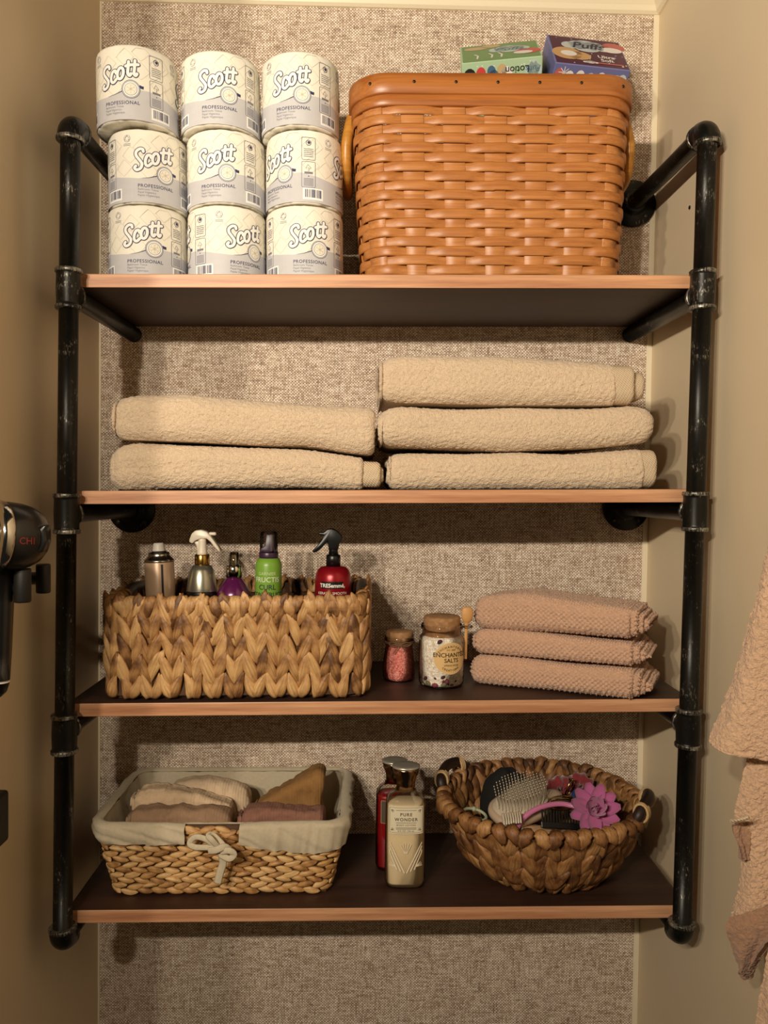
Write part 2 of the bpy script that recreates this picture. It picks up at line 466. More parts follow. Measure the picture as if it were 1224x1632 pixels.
mk('screw_hole', move(hole, (XR-.0006, -.16, c[2]), ('Y', -PI/2)), MAT['black'], wr)

# ------------------------------------------------------------------ shelf boards (slightly out of level, as hung)
SH = {1: (.3247, .0162), 2: (.0012, .0152), 3: (-.3207, .0150), 4: (-.6405, .0096)}     # top height over the eye line at x = 0, slope
TH = .0205; YF = -.2795; YBK = {1: -.005, 2: -.0225, 3: -.005, 4: -.0225}
def shelf_z(i, x): return ZC+SH[i][0]+SH[i][1]*x
def tilt(i): return (0, -math.atan(SH[i][1]), 0)
blabel = {1: 'topmost stained shelf board, under the toilet rolls and the big woven basket', 2: 'second shelf board from the top, under the folded bath towels',
          3: 'third shelf board from the top, under the spray bottles basket and jars', 4: 'lowest stained shelf board, under the lined basket and round basket'}
for i in (1, 2, 3, 4):
    bm = bmesh.new(); bmesh.ops.create_cube(bm, size=1)
    for v in bm.verts: v.co = Vector((v.co.x*.952, (YF+YBK[i])/2+v.co.y*(YBK[i]-YF), -TH/2+v.co.z*TH))
    bmesh.ops.bevel(bm, geom=list(bm.edges), offset=.0014, segments=2, profile=.5, affect='EDGES')
    bm.normal_update(); mi = [1 if abs(f.normal.z) < .75 else 0 for f in bm.faces]
    vf = bm_out(bm)
    o = mk('shelf_board', (np.array(vf[0])+np.array([.37*i, 0, 0])*0, vf[1]), [MAT['board'], MAT['edge']], None, False, mi, (0, 0, ZC+SH[i][0]), tilt(i))
    tag(o, blabel[i], 'shelf', 'boards of the pipe shelf')

# ------------------------------------------------------------------ pipe frames
PR, YP = .0140, -.300
def pipe_frame(s, label):
    px = lambda z: s*.4675+.0088*(z-ZC)
    barm = lambda i: shelf_z(i, s*.4675)-TH-PR-.0003
    zt = ZC+.5128+.0072*s; zarm0 = zt+.020; zb = barm(4)+.016
    root = thing('pipe_frame', label, 'pipe frame', (px(barm(4)-.02), YP, barm(4)-.02), group='black iron pipe frames')
    L = np.array(root.location)
    def part(name, vf, mat=MAT['iron'], parent=None, smooth=True):
        o = mk(name, (np.asarray(vf[0], float)-L, vf[1]), mat, parent or root, smooth)
        if name == 'collar': pass
        return o
    def collar(c, ax, parent, r=.0197, h=.0062):
        vf = lathe([(PR, -h/2), (r-.0012, -h/2), (r, -h/2+.0014), (r-.0006, 0), (r, h/2-.0014), (r-.0012, h/2), (PR, h/2)], 28, cap=False)
        if ax == 'Y': vf = move(vf, rot=('X', PI/2))
        part('collar', move(vf, c), MAT['collar'], parent)
    xw = lambda z: min(px(z)-.0055, .4625) if s > 0 else px(z)+.0055      # where an arm meets the wall
    tz = {1: barm(1)+.006, 2: barm(2)+.001, 3: barm(3)-.004}
    ends = [zt]+[k for i in (1, 2, 3) for k in (tz[i]+.027, tz[i]-.027)]+[zb]
    for a, b in zip(ends[0::2], ends[1::2]):
        part('pipe', tube([(px(a), YP, a+.004), (px((a+b)/2), YP, (a+b)/2), (px(b), YP, b-.004)], PR, 24))
    for i in (1, 2, 3):
        c = tz[i]; x = px(c)
        body = tube([(x, YP, c+.027), (x, YP, c+.020), (x, YP, c), (x, YP, c-.020), (x, YP, c-.027)], [.0183, .0176, .0182, .0176, .0183], 28)
        t = part('tee', body)
        br = tube([(x, YP+.004, barm(i)), (x, YP+.014, barm(i)), (x, YP+.019, barm(i))], [.0172, .0172, .0172], 26)
        part('branch', br, MAT['iron'], t)
        collar((x, YP, c+.0265), 'Z', t); collar((x, YP, c-.0265), 'Z', t); collar((x, YP+.0165, barm(i)), 'Y', t, .0190)
        part('arm_pipe', tube([(x, YP+.01, barm(i)), (x-s*.003, -.15, barm(i)), (xw(barm(i)), -.003, barm(i))], PR, 24))
    arc = [(0, YP+.02-.02*math.cos(a), zarm0-.02+.02*math.sin(a)) for a in np.linspace(0, PI/2, 9)]
    x = px(zarm0)
    P = [(px(zt-.004), YP, zt-.004)]+[(x, y, z) for _, y, z in arc]+[(x, YP+.030, zarm0)]
    e = part('elbow', tube(P, [.0180]+[.0188]*9+[.0182], 26)); collar((px(zt), YP, zt-.001), 'Z', e, .0203); collar((x, YP+.029, zarm0), 'Y', e, .0198)
    part('arm_pipe', tube([(x, YP+.02, zarm0), (x-s*.003, -.15, zarm0), (xw(zarm0), -.004, zarm0)], PR, 24))
    z4 = barm(4); x = px(z4)
    P = [(px(zb+.004), YP, zb+.004)]+[(x, YP+.016-.016*math.cos(a), z4+.016-.016*math.sin(a)) for a in np.linspace(0, PI/2, 9)]+[(x, YP+.0185, z4)]
    e = part('elbow', tube(P, [.0182]+[.0188]*9+[.0180], 26)); collar((px(zb), YP, zb+.003), 'Z', e, .0203); collar((x, YP+.0165, z4), 'Y', e, .0195)
    part('arm_pipe', tube([(x, YP+.012, z4), (x-s*.003, -.15, z4), (xw(z4), -.004, z4)], PR, 24))
    for z in (zarm0, barm(2), z4):
        fl = lathe([(.0425, 0), (.0432, .0015), (.0432, .0055), (.0418, .0075), (.0250, .0085), (.0215, .0105), (.0208, .0190), (.0192, .0200), (.0140, .0200)], 40)
        fo = part('flange', move(fl, (xw(z), -.0012, z), ('X', PI/2)))
        for k in range(4):
            a = PI/4+k*PI/2
            sc = lathe([(.0042, 0), (.0042, .0012), (.0026, .0024), (.0003, .0026)], 12)
            part('screw', move(move(sc, rot=('X', PI/2)), (xw(z)+.033*math.cos(a), -.0085, z+.033*math.sin(a))), MAT['screw'], fo)
pipe_frame(-1, 'black iron pipe frame holding the left ends of the shelf boards')
pipe_frame(1, 'black iron pipe frame holding the right ends of the shelf boards')

# ------------------------------------------------------------------ top shelf: wrapped toilet rolls
navy = M('navy_ink', (52, 56, 96), .6); wht = M('white_ink', (250, 249, 244), .6); greyp = M('grey_ink', (204, 203, 206), .6, var=(60, .05))
line = M('faint_ink', (206, 196, 176), .6); soft = M('soft_grey_ink', (128, 126, 138), .6)
PAPER = M('cream_wrapper', (245, 240, 226), .55, bmp=(140, .25, .002))
RR, RH = .0613, .1128
def roll_body(seed):
    prof = [(.016, .004), (.020, .0035), (.045, .0015), (.056, .0004), (.0594, .0010), (.0607, .0028), (RR, .0055)]
    prof += [(RR, z) for z in np.linspace(.016, RH-.016, 10)]
    prof += [(RR, RH-.0055), (.0607, RH-.0028), (.0594, RH-.0010), (.056, RH-.0004), (.045, RH-.0015), (.020, RH-.0035), (.016, RH-.004)]
    V, F = lathe(prof, 72); V = np.array(V)
    e = np.minimum(V[:, 2], RH-V[:, 2]); w = np.exp(-(e/.010)**2)
    a = np.arctan2(V[:, 1], V[:, 0]); r = np.hypot(V[:, 0], V[:, 1])
    n = vnoise(np.stack([np.cos(a)*5, np.sin(a)*5, V[:, 2]*60], 1), seed)+.6*vnoise(np.stack([np.cos(a)*14, np.sin(a)*14, V[:, 2]*90], 1), seed+3)
    k = 1-.028*w*np.clip(n+.4, 0, 2)-.002*np.abs(n)
    V[:, 0] *= k; V[:, 1] *= k
    V[:, 2] = np.clip(V[:, 2]+.0012*w*n, .0002, RH-.0002)
    return V, F
SU = RH/1000
def roll_print():
    p = Print(); U = lambda x: (x-475)*SU*1.03; Vv = lambda y: (1075-y)*SU
    G = [(-562, 700), (-400, 728), (-200, 748), (-60, 728), (60, 692), (200, 672), (400, 666), (563, 700)]
    for k in range(3):
        o = k*1125*SU*1.0077
        o = k*2*PI*RR/3
        us = np.linspace(-PI*RR/3, PI*RR/3, 40)
        hi = [(1075-np.interp(u/SU, [g[0] for g in G], [g[1] for g in G]))*SU for u in us]
        p.band(us+o, [.0018]*40, hi, 2, 0)
        P2 = lambda pts: [(U(x)+o, Vv(y)) for x, y in pts]
        # quilted line pattern on the cream part
        for cx, cy in ((560, 250), (180, 430), (330, 330), (760, 420), (90, 600), (420, 640), (760, 180), (980, 300), (-60, 300), (990, 560)):
            d = [(cx-105, cy), (cx-14, cy-100), (cx+14, cy-100), (cx+105, cy-10), (cx+105, cy+10), (cx+14, cy+100), (cx-14, cy+100), (cx-105, cy+10)]
            q = [(U(x)+o, Vv(y)) for x, y in d]
            q = [pt for pt in spline(q, 4, True)]
            if max(Vv(0), 0) >= 0: p.stroke([(a, min(b, RH-.006)) for a, b in q], .0005, 3, 1, closed=True)
        # swoosh, block and emblem
        sw = P2([(330, 745), (400, 735), (460, 718), (520, 695), (560, 670)]); p.stroke(spline(sw, 4), [.0003+.0016*i/16 for i in range(17)], 0, 3)
        p.stroke(P2([(735, 622), (765, 632), (790, 634)]), .0042, 0, 3, caps=False)
        c = P2([(632, 668)])[0]; r = SU
        p.disc(c, 120*r, 0, 4, n=36); p.disc(c, 114*r, 2, 5, n=36); p.disc(c, 104*r, 0, 6, n=36); p.disc(c, 100*r, 1, 7, n=36); p.disc(c, 82*r, 0, 8, n=36); p.disc(c, 77*r, 5, 9, n=36)
        for a in range(6): p.disc((c[0]+38*r*math.cos(a*PI/3), c[1]+38*r*math.sin(a*PI/3)), 28*r, 3, 10, r0=24*r, n=14)
        p.disc(c, 14*r, 3, 11, n=10)
        # the word, drawn as outlined strokes
        L = [[(352, 392), (345, 362), (305, 360), (262, 398), (262, 448), (300, 500), (332, 552), (318, 612), (268, 638), (238, 612), (256, 585)],
             [(446, 462), (438, 432), (402, 442), (378, 500), (380, 560), (410, 578), (450, 540)],
             [(612, 318), (604, 400), (600, 470), (620, 498), (640, 470)], [(690, 298), (682, 400), (676, 470), (694, 492), (712, 466)], [(575, 376), (640, 358), (728, 346)]]
        o_ = [(505+38*math.cos(a)+10*math.sin(a), 468-72*math.sin(a)) for a in np.linspace(0, 2*PI, 18)[:-1]]
        for wd, mt, ly in ((58, 0, 12), (38, 1, 13)):
            for q in L: p.stroke(spline(P2(q), 5), wd*SU, mt, ly)
            p.stroke(spline(P2(o_), 3, True), wd*SU, mt, ly, closed=True)
        # small print
        p.text('PROFESSIONAL', U(276)+o, Vv(862), .0072, 0, 3, .004, align='LEFT', spacing=1.12, bold=.012)
        for j, t in enumerate(('Bathroom Tissue', 'Papel Higienico', 'Papier Hygienique')): p.text(t, U(276)+o, Vv(902+40*j), .0044, 4, 3, .004, align='LEFT')
        # recycling mark: three bent arrows
        rc = np.array((-340*SU*1.03+o, Vv(212)))
        for j in range(3):
            a0 = PI/2+j*2*PI/3
            q = [rc+.0042*np.array((math.cos(a0+t), math.sin(a0+t))) for t in np.linspace(.15, 1.7, 7)]
            p.stroke(q, .0024, 0, 2); p.stroke(q, .0015, 5, 3)
        for j in range(2): p.rect(rc[0]-.006, rc[0]+.006, rc[1]-.0085-.0022*j, rc[1]-.0078-.0022*j, 4, 2)
        # side boxes and bar code
        b0 = 405*SU; b1 = 590*SU
        p.rrect(b0+o, b1+o, Vv(490), Vv(190), .0022, .0006, 0, 2); p.disc(((b0+b1)/2+o, Vv(262)), .0042, 0, 2, r0=.0034); p.disc(((b0+b1)/2+o+.0005, Vv(258)), .0022, 0, 2)
        p.rrect(b0+o, b1+o, Vv(860), Vv(515), .0016, .0006, 0, 2)
        p.stroke([(x*SU+b0+o+.0095, Vv(y)) for x, y in ((10, 640), (12, 600), (-30, 606), (0, 555), (40, 600), (25, 612))], .0007, 0, 2)
        for j in range(5): p.rect(b0+o+.003, b1+o-.003, Vv(345+25*j)-.0005, Vv(345+25*j)+.0005, 4, 2)
        p.rect(b0+o+.004, b1+o-.004, Vv(665)-.0016, Vv(665)+.0016, 4, 2); p.disc(((b0+b1)/2+o, Vv(712)), .0009, 0, 2, n=8)
        for j in range(6): p.rect(b0+o+.003, b1+o-.003, Vv(745+18*j)-.0005, Vv(745+18*j)+.0005, 4, 2)
        p.rect(420*SU+o, 700*SU+o, .0058, Vv(868), 1, 2)
        rnd = random.Random(5); x = 450
        while x < 670:
            w = rnd.choice((5, 8, 12, 18)); p.rect(x*SU+o, (x+w)*SU+o, .0090, Vv(886), 0, 3, .01); x += w+rnd.choice((5, 7, 10))
    return p
ROLLB = [mesh('roll_body', *roll_body(k), PAPER) for k in (1, 5, 9)]
_rp = roll_print().build('printed_wrapper', cyl_map(RR), [navy, wht, greyp, line, soft, PAPER], None, .0002, .00006)
ROLLP = _rp.data; bpy.data.objects.remove(_rp)
rolls = [  # px centre, row, y, logo turn (deg), tilt, label
    (237.5, 0, -.189, 7, 0, 'wrapped toilet roll, bottom row, leftmost, logo facing front'),
    (363, 0, -.189, 36, 0, 'wrapped toilet roll, middle of bottom row, logo turned to the right'),
    (487, 0, -.189, 9, 0, 'wrapped toilet roll, bottom row, nearest the big woven basket'),
    (238, 1, -.190, 22, 0, 'wrapped toilet roll, middle row, leftmost of its row'),
    (362, 1, -.190, -6, 0, 'wrapped toilet roll, middle row, centre of the stack'),
    (486, 1, -.190, -42, 0, 'wrapped toilet roll, middle row, showing bar code and half logo'),
    (221, 2, -.212, -10, .02, 'wrapped toilet roll, top row, leftmost, sticking out over the stack'),
    (353, 2, -.198, 5, 0, 'wrapped toilet roll, top row, centre'),
    (480, 2, -.198, -10, 0, 'wrapped toilet roll, top row, right end of its row')]
for k, (px, row, y, turn, tl, lab) in enumerate(rolls):
    x = at(px, 400-110*row, y)[0]; z = shelf_z(1, x)+.0013+row*(RH+.0012)
    r = obj('toilet_roll', ROLLB[k % 3], None, (x, y, z), (tl, -.016, math.radians(turn)))
    tag(r, lab, 'toilet roll', 'stacked toilet rolls on the top shelf')
    obj('printed_wrapper', ROLLP, r)

# ------------------------------------------------------------------ big woven splint basket
splint = wood_mat('honey_splint', (168, 102, 48), (198, 132, 70), 2.0, .42); splint2 = wood_mat('honey_upright', (176, 110, 56), (206, 142, 82), 2.0, .42)
rimw = wood_mat('honey_rim', (156, 90, 40), (186, 118, 58), 1.0, .36); handw = wood_mat('golden_handle', (176, 116, 40), (206, 146, 62), 1.0, .36)
BX0 = at(576, 430, -.262)[0]; BX1 = at(999, 430, -.262)[0]
bx = (BX0+BX1)/2; bw0 = (BX1-BX0)/2; bH = .298; by = -.146
BR = thing('splint_basket', 'large honey-coloured woven wood splint basket on the top shelf', 'basket', (bx, by, shelf_z(1, bx)+.0005), tilt(1))
BP = Path(bw0-.004, .118, .05)
def bsc(z): return 1+.075*min(max(z/bH, 0), 1.05)**.8     # flares towards the rim
NUP = 20
def brad(s, z, off):
    p = BP.at(s)*bsc(z); n = BP.nor(s); q = p+n*np.asarray(off)[..., None]
    return q
cnt = 0
for k in range(NUP):
    s0 = BP.L*k/NUP
    zs = np.linspace(.0, bH-.012, 34); V = []
    for z in zs:
        ph = math.pi*((z-.004)/.0150); und = .0011*math.sin(ph+PI/2)*(1 if k % 2 else -1)
        for ds in (-.0165, -.0155, 0, .0155, .0165):
            sc = 1-.10*(1-z/bH)
            q = brad(np.array(s0+ds*sc), z, np.array(und+(.0007 if abs(ds) < .016 else -.0004))); V.append((q[0], q[1], z))
    nv = 5; F = [q for q in grid_faces(len(zs), nv)]
    n0 = len(V)
    V2 = [tuple(np.array(v)*np.array([1-.0014/.2, 1-.0014/.12, 1])) for v in V]
    F2 = [(a+n0, d+n0, c+n0, b+n0) for a, b, c, d in F]
    mk('upright', (V+V2, [(a, d, c, b) for a, b, c, d in F]+[(a, d, c, b) for a, b, c, d in F2]), splint2, BR)
nrow = 19; pitch = (bH-.034)/nrow
S = np.linspace(0, BP.L, NUP*16, endpoint=False)
for r in range(nrow):
    z0 = .003+pitch*r; h = pitch*1.05
    ph = S/BP.L*NUP*PI+(0 if r % 2 else PI)
    w = np.cos(ph); w = np.tanh(1.9*w)/np.tanh(1.9)
    jit = .0004*vnoise(np.stack([S*9, np.full_like(S, r*3.3), S*0], 1), 4)
    ring = [(.0, .0006), (.14, .0013), (.5, .0017), (.86, .0013), (1., .0006), (1., -.0005), (0., -.0005)]
    V = []
    for t, o in ring:
        zz = z0+h*t
        q = brad(S, zz, .0031*w+o*1.0+jit); V.append(np.column_stack([q, np.full(len(S), zz)+jit*1.5+.0006*vnoise(np.stack([S*14, np.full_like(S, r*7.7), S*0], 1), 8)]))
    V = np.stack(V, 1).reshape(-1, 3); F = grid_faces(len(S), len(ring), True, True)
    mk('weaver', (V, F), splint, BR)
def hoop(z0, z1, o0, o1, mat, name, rnd=.0015):
    S = np.linspace(0, BP.L, 160, endpoint=False); V = []
    for z, o in ((z0, o0), (z0, o1-rnd), (z0+rnd, o1), (z1-rnd, o1), (z1, o1-rnd), (z1, o0)):
        q = brad(S, (z0+z1)/2, np.full(len(S), o)); V.append(np.column_stack([q, np.full(len(S), z)]))
    return mk(name, (np.stack(V, 1).reshape(-1, 3), grid_faces(160, 6, True, True)), mat, BR)
rb = hoop(bH-.031, bH, .0005, .0085, rimw, 'rim_band'); hoop(bH-.047, bH-.029, .0005, .0055, rimw, 'lower_rim_band', .001); hoop(bH-.04, bH-.001, -.006, -.0012, rimw, 'inner_rim_band')
for k in range(-3, 4):
    q = brad(np.array(k*.0585+.002), bH-.015, np.array(.0088)); n = BP.nor(np.array(k*.0585))
    mk('tack', move(lathe([(.0024, 0), (.0022, .0006), (.0004, .0009)], 10), (q[0], q[1], bH-.014), ('X', PI/2)), MAT['black'], rb)
mk('basket_floor', join([box((-bw0+.02, -.105, .002), (bw0-.02, .105, .006), .001)]), splint2, BR, False)
for s in (-1, 1):                                 # bent wooden ear handles hanging on each end
    xe = s*(bw0*bsc(.25)+.0075)
    P = spline([(xe-s*.006, -.055, bH-.030), (xe+s*.002, -.058, bH-.07), (xe+s*.003, -.045, bH-.110), (xe+s*.003, -.02, bH-.122), (xe+s*.003, .02, bH-.122), (xe+s*.003, .045, bH-.110), (xe+s*.002, .058, bH-.07), (xe-s*.006, .055, bH-.030)], 6)
    hd_ = mk('handle', tube(P, .0085, 14, flat=1.0), handw, BR)
    for yy in (-.055, .055): mk('handle_pin', move(lathe([(.004, -.006), (.005, -.004), (.005, .004), (.004, .006)], 12), (xe-s*.004, yy, bH-.034), ('Y', PI/2)), rimw, hd_)

# ------------------------------------------------------------------ tissue boxes leaning in the basket
def tissue_box(name, label, c, w, d, h, rot, mats, deco):
    t = thing(name, label, 'tissue box', c, rot)
    body = mk('carton', box((-w/2, -d/2, 0), (w/2, d/2, h), .0012, 1), mats[0], t, False)
    p = Print(); q = Print(); deco(p, q, w, d, h)
    p.build('printed_top', flat_map((0, 0, h), (1, 0, 0), (0, 1, 0)), mats, t); q.build('printed_front', flat_map((0, -d/2, h), (1, 0, 0), (0, 0, 1)), mats, t)
    return t
def cloud(p, cx, cy, w, h, mat, ly):
    p.disc((cx, cy), w*.32, mat, ly, ry=h*.5)
    for dx, r in ((-.34, .30), (.34, .30), (-.16, .36), (.16, .36)): p.disc((cx+dx*w, cy+(.06 if abs(dx) < .2 else -.04)*h), r*w*.6, mat, ly, ry=r*h)
def deco_purple(p, q, w, d, h):
    p.rect(-w*.48, w*.48, -d*.48, d*.48, 1, 0)
    rnd = random.Random(2)
    for k in range(26): p.disc((rnd.uniform(-.46, .46)*w, rnd.uniform(-.46, .46)*d), rnd.uniform(.0008, .0022), rnd.choice((2, 5)), 1, n=8)
    cloud(p, 0, .20*d, w*.66, d*.42, 3, 2); p.text('Puffs', .002, .12*d, .030, 4, 3, shear=.25, bold=.02)
    p.text('Ultra', w*.22, -.18*d, .014, 2, 3, bold=.02); p.text('Soft', w*.22, -.30*d, .014, 2, 3, bold=.02)
    p.rect(-w*.05, w*.42, -d*.385, -d*.35, 6, 3); cloud(p, -.02*w, -.37*d, w*.2, d*.09, 2, 4)
    p.disc((-.30*w, -.12*d), .026, 7, 2, ry=.022); p.disc((-.14*w, -.17*d), .020, 7, 2, ry=.015); p.disc((-.28*w, -.12*d), .014, 2, 3, ry=.010); p.disc((.38*w, .26*d), .02, 6, 2, ry=.016); p.disc((.34*w, .14*d), .018, 2, 3, ry=.010)
    for k in range(30): q.disc((rnd.uniform(-.46, .46)*w, -rnd.uniform(.05, .95)*h), rnd.uniform(.0012, .0030), rnd.choice((2, 5, 2)), 1, n=8)
    for k in range(7): q.disc((-.42*w+k*.14*w, -.16*h-.02*h*(k % 2)), .008, rnd.choice((2, 3, 6)), 2, ry=.011, n=12)
    for a in range(4):
        aa = a*PI/4; q.stroke([(-.36*w-.009*math.cos(aa), -.12*h-.009*math.sin(aa)), (-.36*w+.009*math.cos(aa), -.12*h+.009*math.sin(aa))], .0012, 2, 3)
    cloud(q, .34*w, -.18*h, .26*w, .2*h, 3, 3); q.text('Puffs', .34*w, -.16*h, .012, 4, 4, rot=PI, shear=.25)
def deco_green(p, q, w, d, h):
    p.rect(-w*.48, w*.48, -d*.48, d*.48, 1, 0); cloud(p, .12*w, .1*d, w*.5, d*.4, 3, 2); p.text('Puffs', .12*w, .02*d, .026, 5, 3, shear=.25)
    p.disc((-.30*w, .28*d), .02, 7, 2, ry=.010); p.disc((.34*w, -.12*d), .022, 6, 2, ry=.016); p.disc((.28*w, -.18*d), .016, 2, 3, ry=.009); p.disc((-.1*w, .36*d), .016, 7, 2, ry=.010)
    for x in (-.30, -.12, .0): p.stroke([(x*w, -.34*d), (x*w+.002, -.18*d), (x*w-.003, -.08*d)], .003, 2, 2)
    rnd = random.Random(4)
    for x, y, r, m_ in ((-.40, -.20, .011, 4), (-.26, -.16, .008, 6), (-.30, -.25, .008, 4), (-.13, -.14, .007, 5), (-.10, -.22, .009, 5), (-.16, -.22, .006, 4), (.0, -.14, .008, 7), (.06, -.20, .010, 2), (.02, -.24, .007, 7)): q.disc((x*w, y*h), r, m_, 2, ry=r*1.3, n=14)
    for k in range(14): q.disc((rnd.uniform(-.46, .46)*w, -rnd.uniform(.03, .3)*h), .0012, 2, 1, n=6)
    q.text('Lotion', .19*w, -.10*h, .015, 4, 3, rot=PI, bold=.01); cloud(q, .39*w, -.16*h, .2*w, .25*h, 3, 2); q.text('Puffs', .39*w, -.11*h, .013, 5, 3, rot=PI, shear=.25)
mP = [M('box_periwinkle', (112, 114, 164), .4), M('box_plum', (84, 36, 62), .4), M('box_white', (236, 230, 226), .4), M('box_cloud', (196, 204, 206), .4), M('box_ink', (40, 44, 70), .4), M('box_lilac', (176, 168, 196), .4), M('box_coral', (196, 104, 98), .4), M('box_sand', (206, 164, 112), .4)]
mG = [M('box_mint', (176, 204, 168), .4), M('box_green', (104, 146, 84), .4), mP[2], M('box_sky', (186, 206, 200), .4), M('box_dark', (36, 40, 40), .4), M('box_steel', (76, 108, 140), .4), M('box_red', (206, 70, 70), .4), M('box_tan', (200, 172, 124), .4)]
c1 = at(946, 106, -.165); c2 = at(800, 95, -.168)
def place_box(c, tiltx, rz, ry, d, h):      # c = where the middle of the top front edge shows
    R = Matrix.Rotation(rz, 3, 'Z')@Matrix.Rotation(ry, 3, 'Y')@Matrix.Rotation(tiltx, 3, 'X')
    return tuple(Vector(c)-R@Vector((0, -d/2, h))), R.to_euler()
l1, r1 = place_box(c1, math.radians(52), math.radians(4), math.radians(2.5), .105, .115)
l2, r2 = place_box(c2, math.radians(42), math.radians(-7), math.radians(-3), .105, .115)
tissue_box('tissue_box', 'plum and periwinkle tissue box leaning in the big basket', l1, .128, .105, .115, r1, mP, deco_purple)
tissue_box('tissue_box', 'green and mint tissue box leaning in the big basket', l2, .132, .105, .115, r2, mG, deco_green)

# ------------------------------------------------------------------ folded towels
def rrprof(hy, hz, r, n_front=90, n_back=26):
    """closed rounded rectangle (y, z) sampled finely on its front half; starts at the back bottom, runs front, up, back"""
    r = min(r, hz*.82, hy*.82); P = []
    P += [(y, -hz) for y in np.linspace(hy-r, -hy+r, 60, endpoint=False)]
    P += [(-hy+r-r*math.sin(a), -hz+r-r*math.cos(a)) for a in np.linspace(0, PI/2, n_front//3, endpoint=False)]
    P += [(-hy, z) for z in np.linspace(-hz+r, hz-r, n_front//4, endpoint=False)]
    P += [(-hy+r-r*math.cos(a), hz-r+r*math.sin(a)) for a in np.linspace(0, PI/2, n_front//3, endpoint=False)]
    P += [(y, hz) for y in np.linspace(-hy+r, hy-r, 80, endpoint=False)]
    P += [(hy-r+r*math.sin(a), hz-r+r*math.cos(a)) for a in np.linspace(0, PI/2, n_back//3, endpoint=False)]
    P += [(hy, z) for z in np.linspace(hz-r, -hz+r, n_back//3, endpoint=False)]
    P += [(hy-r+r*math.cos(a), -hz+r-r*math.sin(a)) for a in np.linspace(0, PI/2, n_back//3, endpoint=False)]
    return np.array(P)

def cloth_roll(xs, top, bot, yf, yb, seed, step=.0019, amp=(.0010, .0007), freq=(270, 430), wave=.003, end=(.016, .016), rad=.026, layers=3, pat=None, sag=.0):
    """folded cloth lying along x: xs, top, bot give its outline seen from the front; the fold faces the front"""
    x0, x1 = xs[0], xs[-1]; n = int((x1-x0)/step); X = []; IN = []
    for a in np.linspace(0, PI/2, 8): X.append(x0+end[0]*(1-math.sin(a))); IN.append(end[0]*(1-math.cos(a)))
    hmin = min(np.array(top)-np.array(bot))/2*.97
    cap0 = [(x0+.0035*math.sin(k/9*PI*layers), IN[0]+(hmin-IN[0])*(1-k/9)) for k in range(0, 9)]
    X, IN = X[::-1], IN[::-1]
    XX = [c[0] for c in cap0]+[x0+end[0]*(1-math.cos(a)) for a in np.linspace(0, PI/2, 8)][0:]
    II = [c[1] for c in cap0]+[end[0]*(1-math.sin(a)) for a in np.linspace(0, PI/2, 8)]
    mid = np.linspace(x0+end[0], x1-end[1], n)[1:-1]
    XX += list(mid); II += [0]*len(mid)
    e2 = [(x1-end[1]*(1-math.sin(a)), end[1]*(1-math.cos(a))) for a in np.linspace(0, PI/2, 8)]
    XX += [a for a, _ in e2]; II += [b for _, b in e2]
    XX += [x1+.0035*math.sin(k/9*PI*layers)-.0035 for k in range(1, 10)]; II += [end[1]+(hmin-end[1])*k/9 for k in range(1, 10)]
    XX = np.array(XX); II = np.clip(np.array(II), 0, None)
    T = np.interp(XX, xs, top); Bo = np.interp(XX, xs, bot)
    if len(xs) > 3:                                 # smooth the outline
        ker = np.hanning(31); ker /= ker.sum()
        T = np.convolve(np.pad(T, 15, 'edge'), ker, 'valid'); Bo = np.convolve(np.pad(Bo, 15, 'edge'), ker, 'valid')
    V = []
    for x, i, t, b in zip(XX, II, T, Bo):
        hz = (t-b)/2; hy = (yb-yf)/2
        p = rrprof(hy-i*.8, max(hz-i, .0004), max(rad-i, .0003))
        V.append(np.column_stack([np.full(len(p), x), p[:, 0]+(yf+yb)/2, p[:, 1]+(t+b)/2]))
    V = np.array(V); nu, nv = V.shape[:2]
    du = np.gradient(V, axis=0); dv = np.roll(V, -1, 1)-np.roll(V, 1, 1); N = np.cross(dv, du); N /= np.maximum(np.linalg.norm(N, axis=2, keepdims=True), 1e-9)
    if np.mean(N[nu//2, :, 1]*(V[nu//2, :, 1]-(yf+yb)/2)) < 0: N = -N; flip = True
    else: flip = False
    Q = V.reshape(-1, 3)
    d = wave*vnoise(Q*np.array([11, 9, 20]), seed)+amp[0]*vnoise(Q*freq[0], seed+1)+amp[1]*vnoise(Q*freq[1], seed+2)
    if pat is not None: d = d+pat(Q)
    Q = Q+N.reshape(-1, 3)*d[:, None]
    Q[:, 2] = np.maximum(Q[:, 2], np.interp(Q[:, 0], XX, Bo)+.0001)
    F = grid_faces(nu, nv, False, True)
    if not flip: F = [f[::-1] for f in F]
    return Q, F

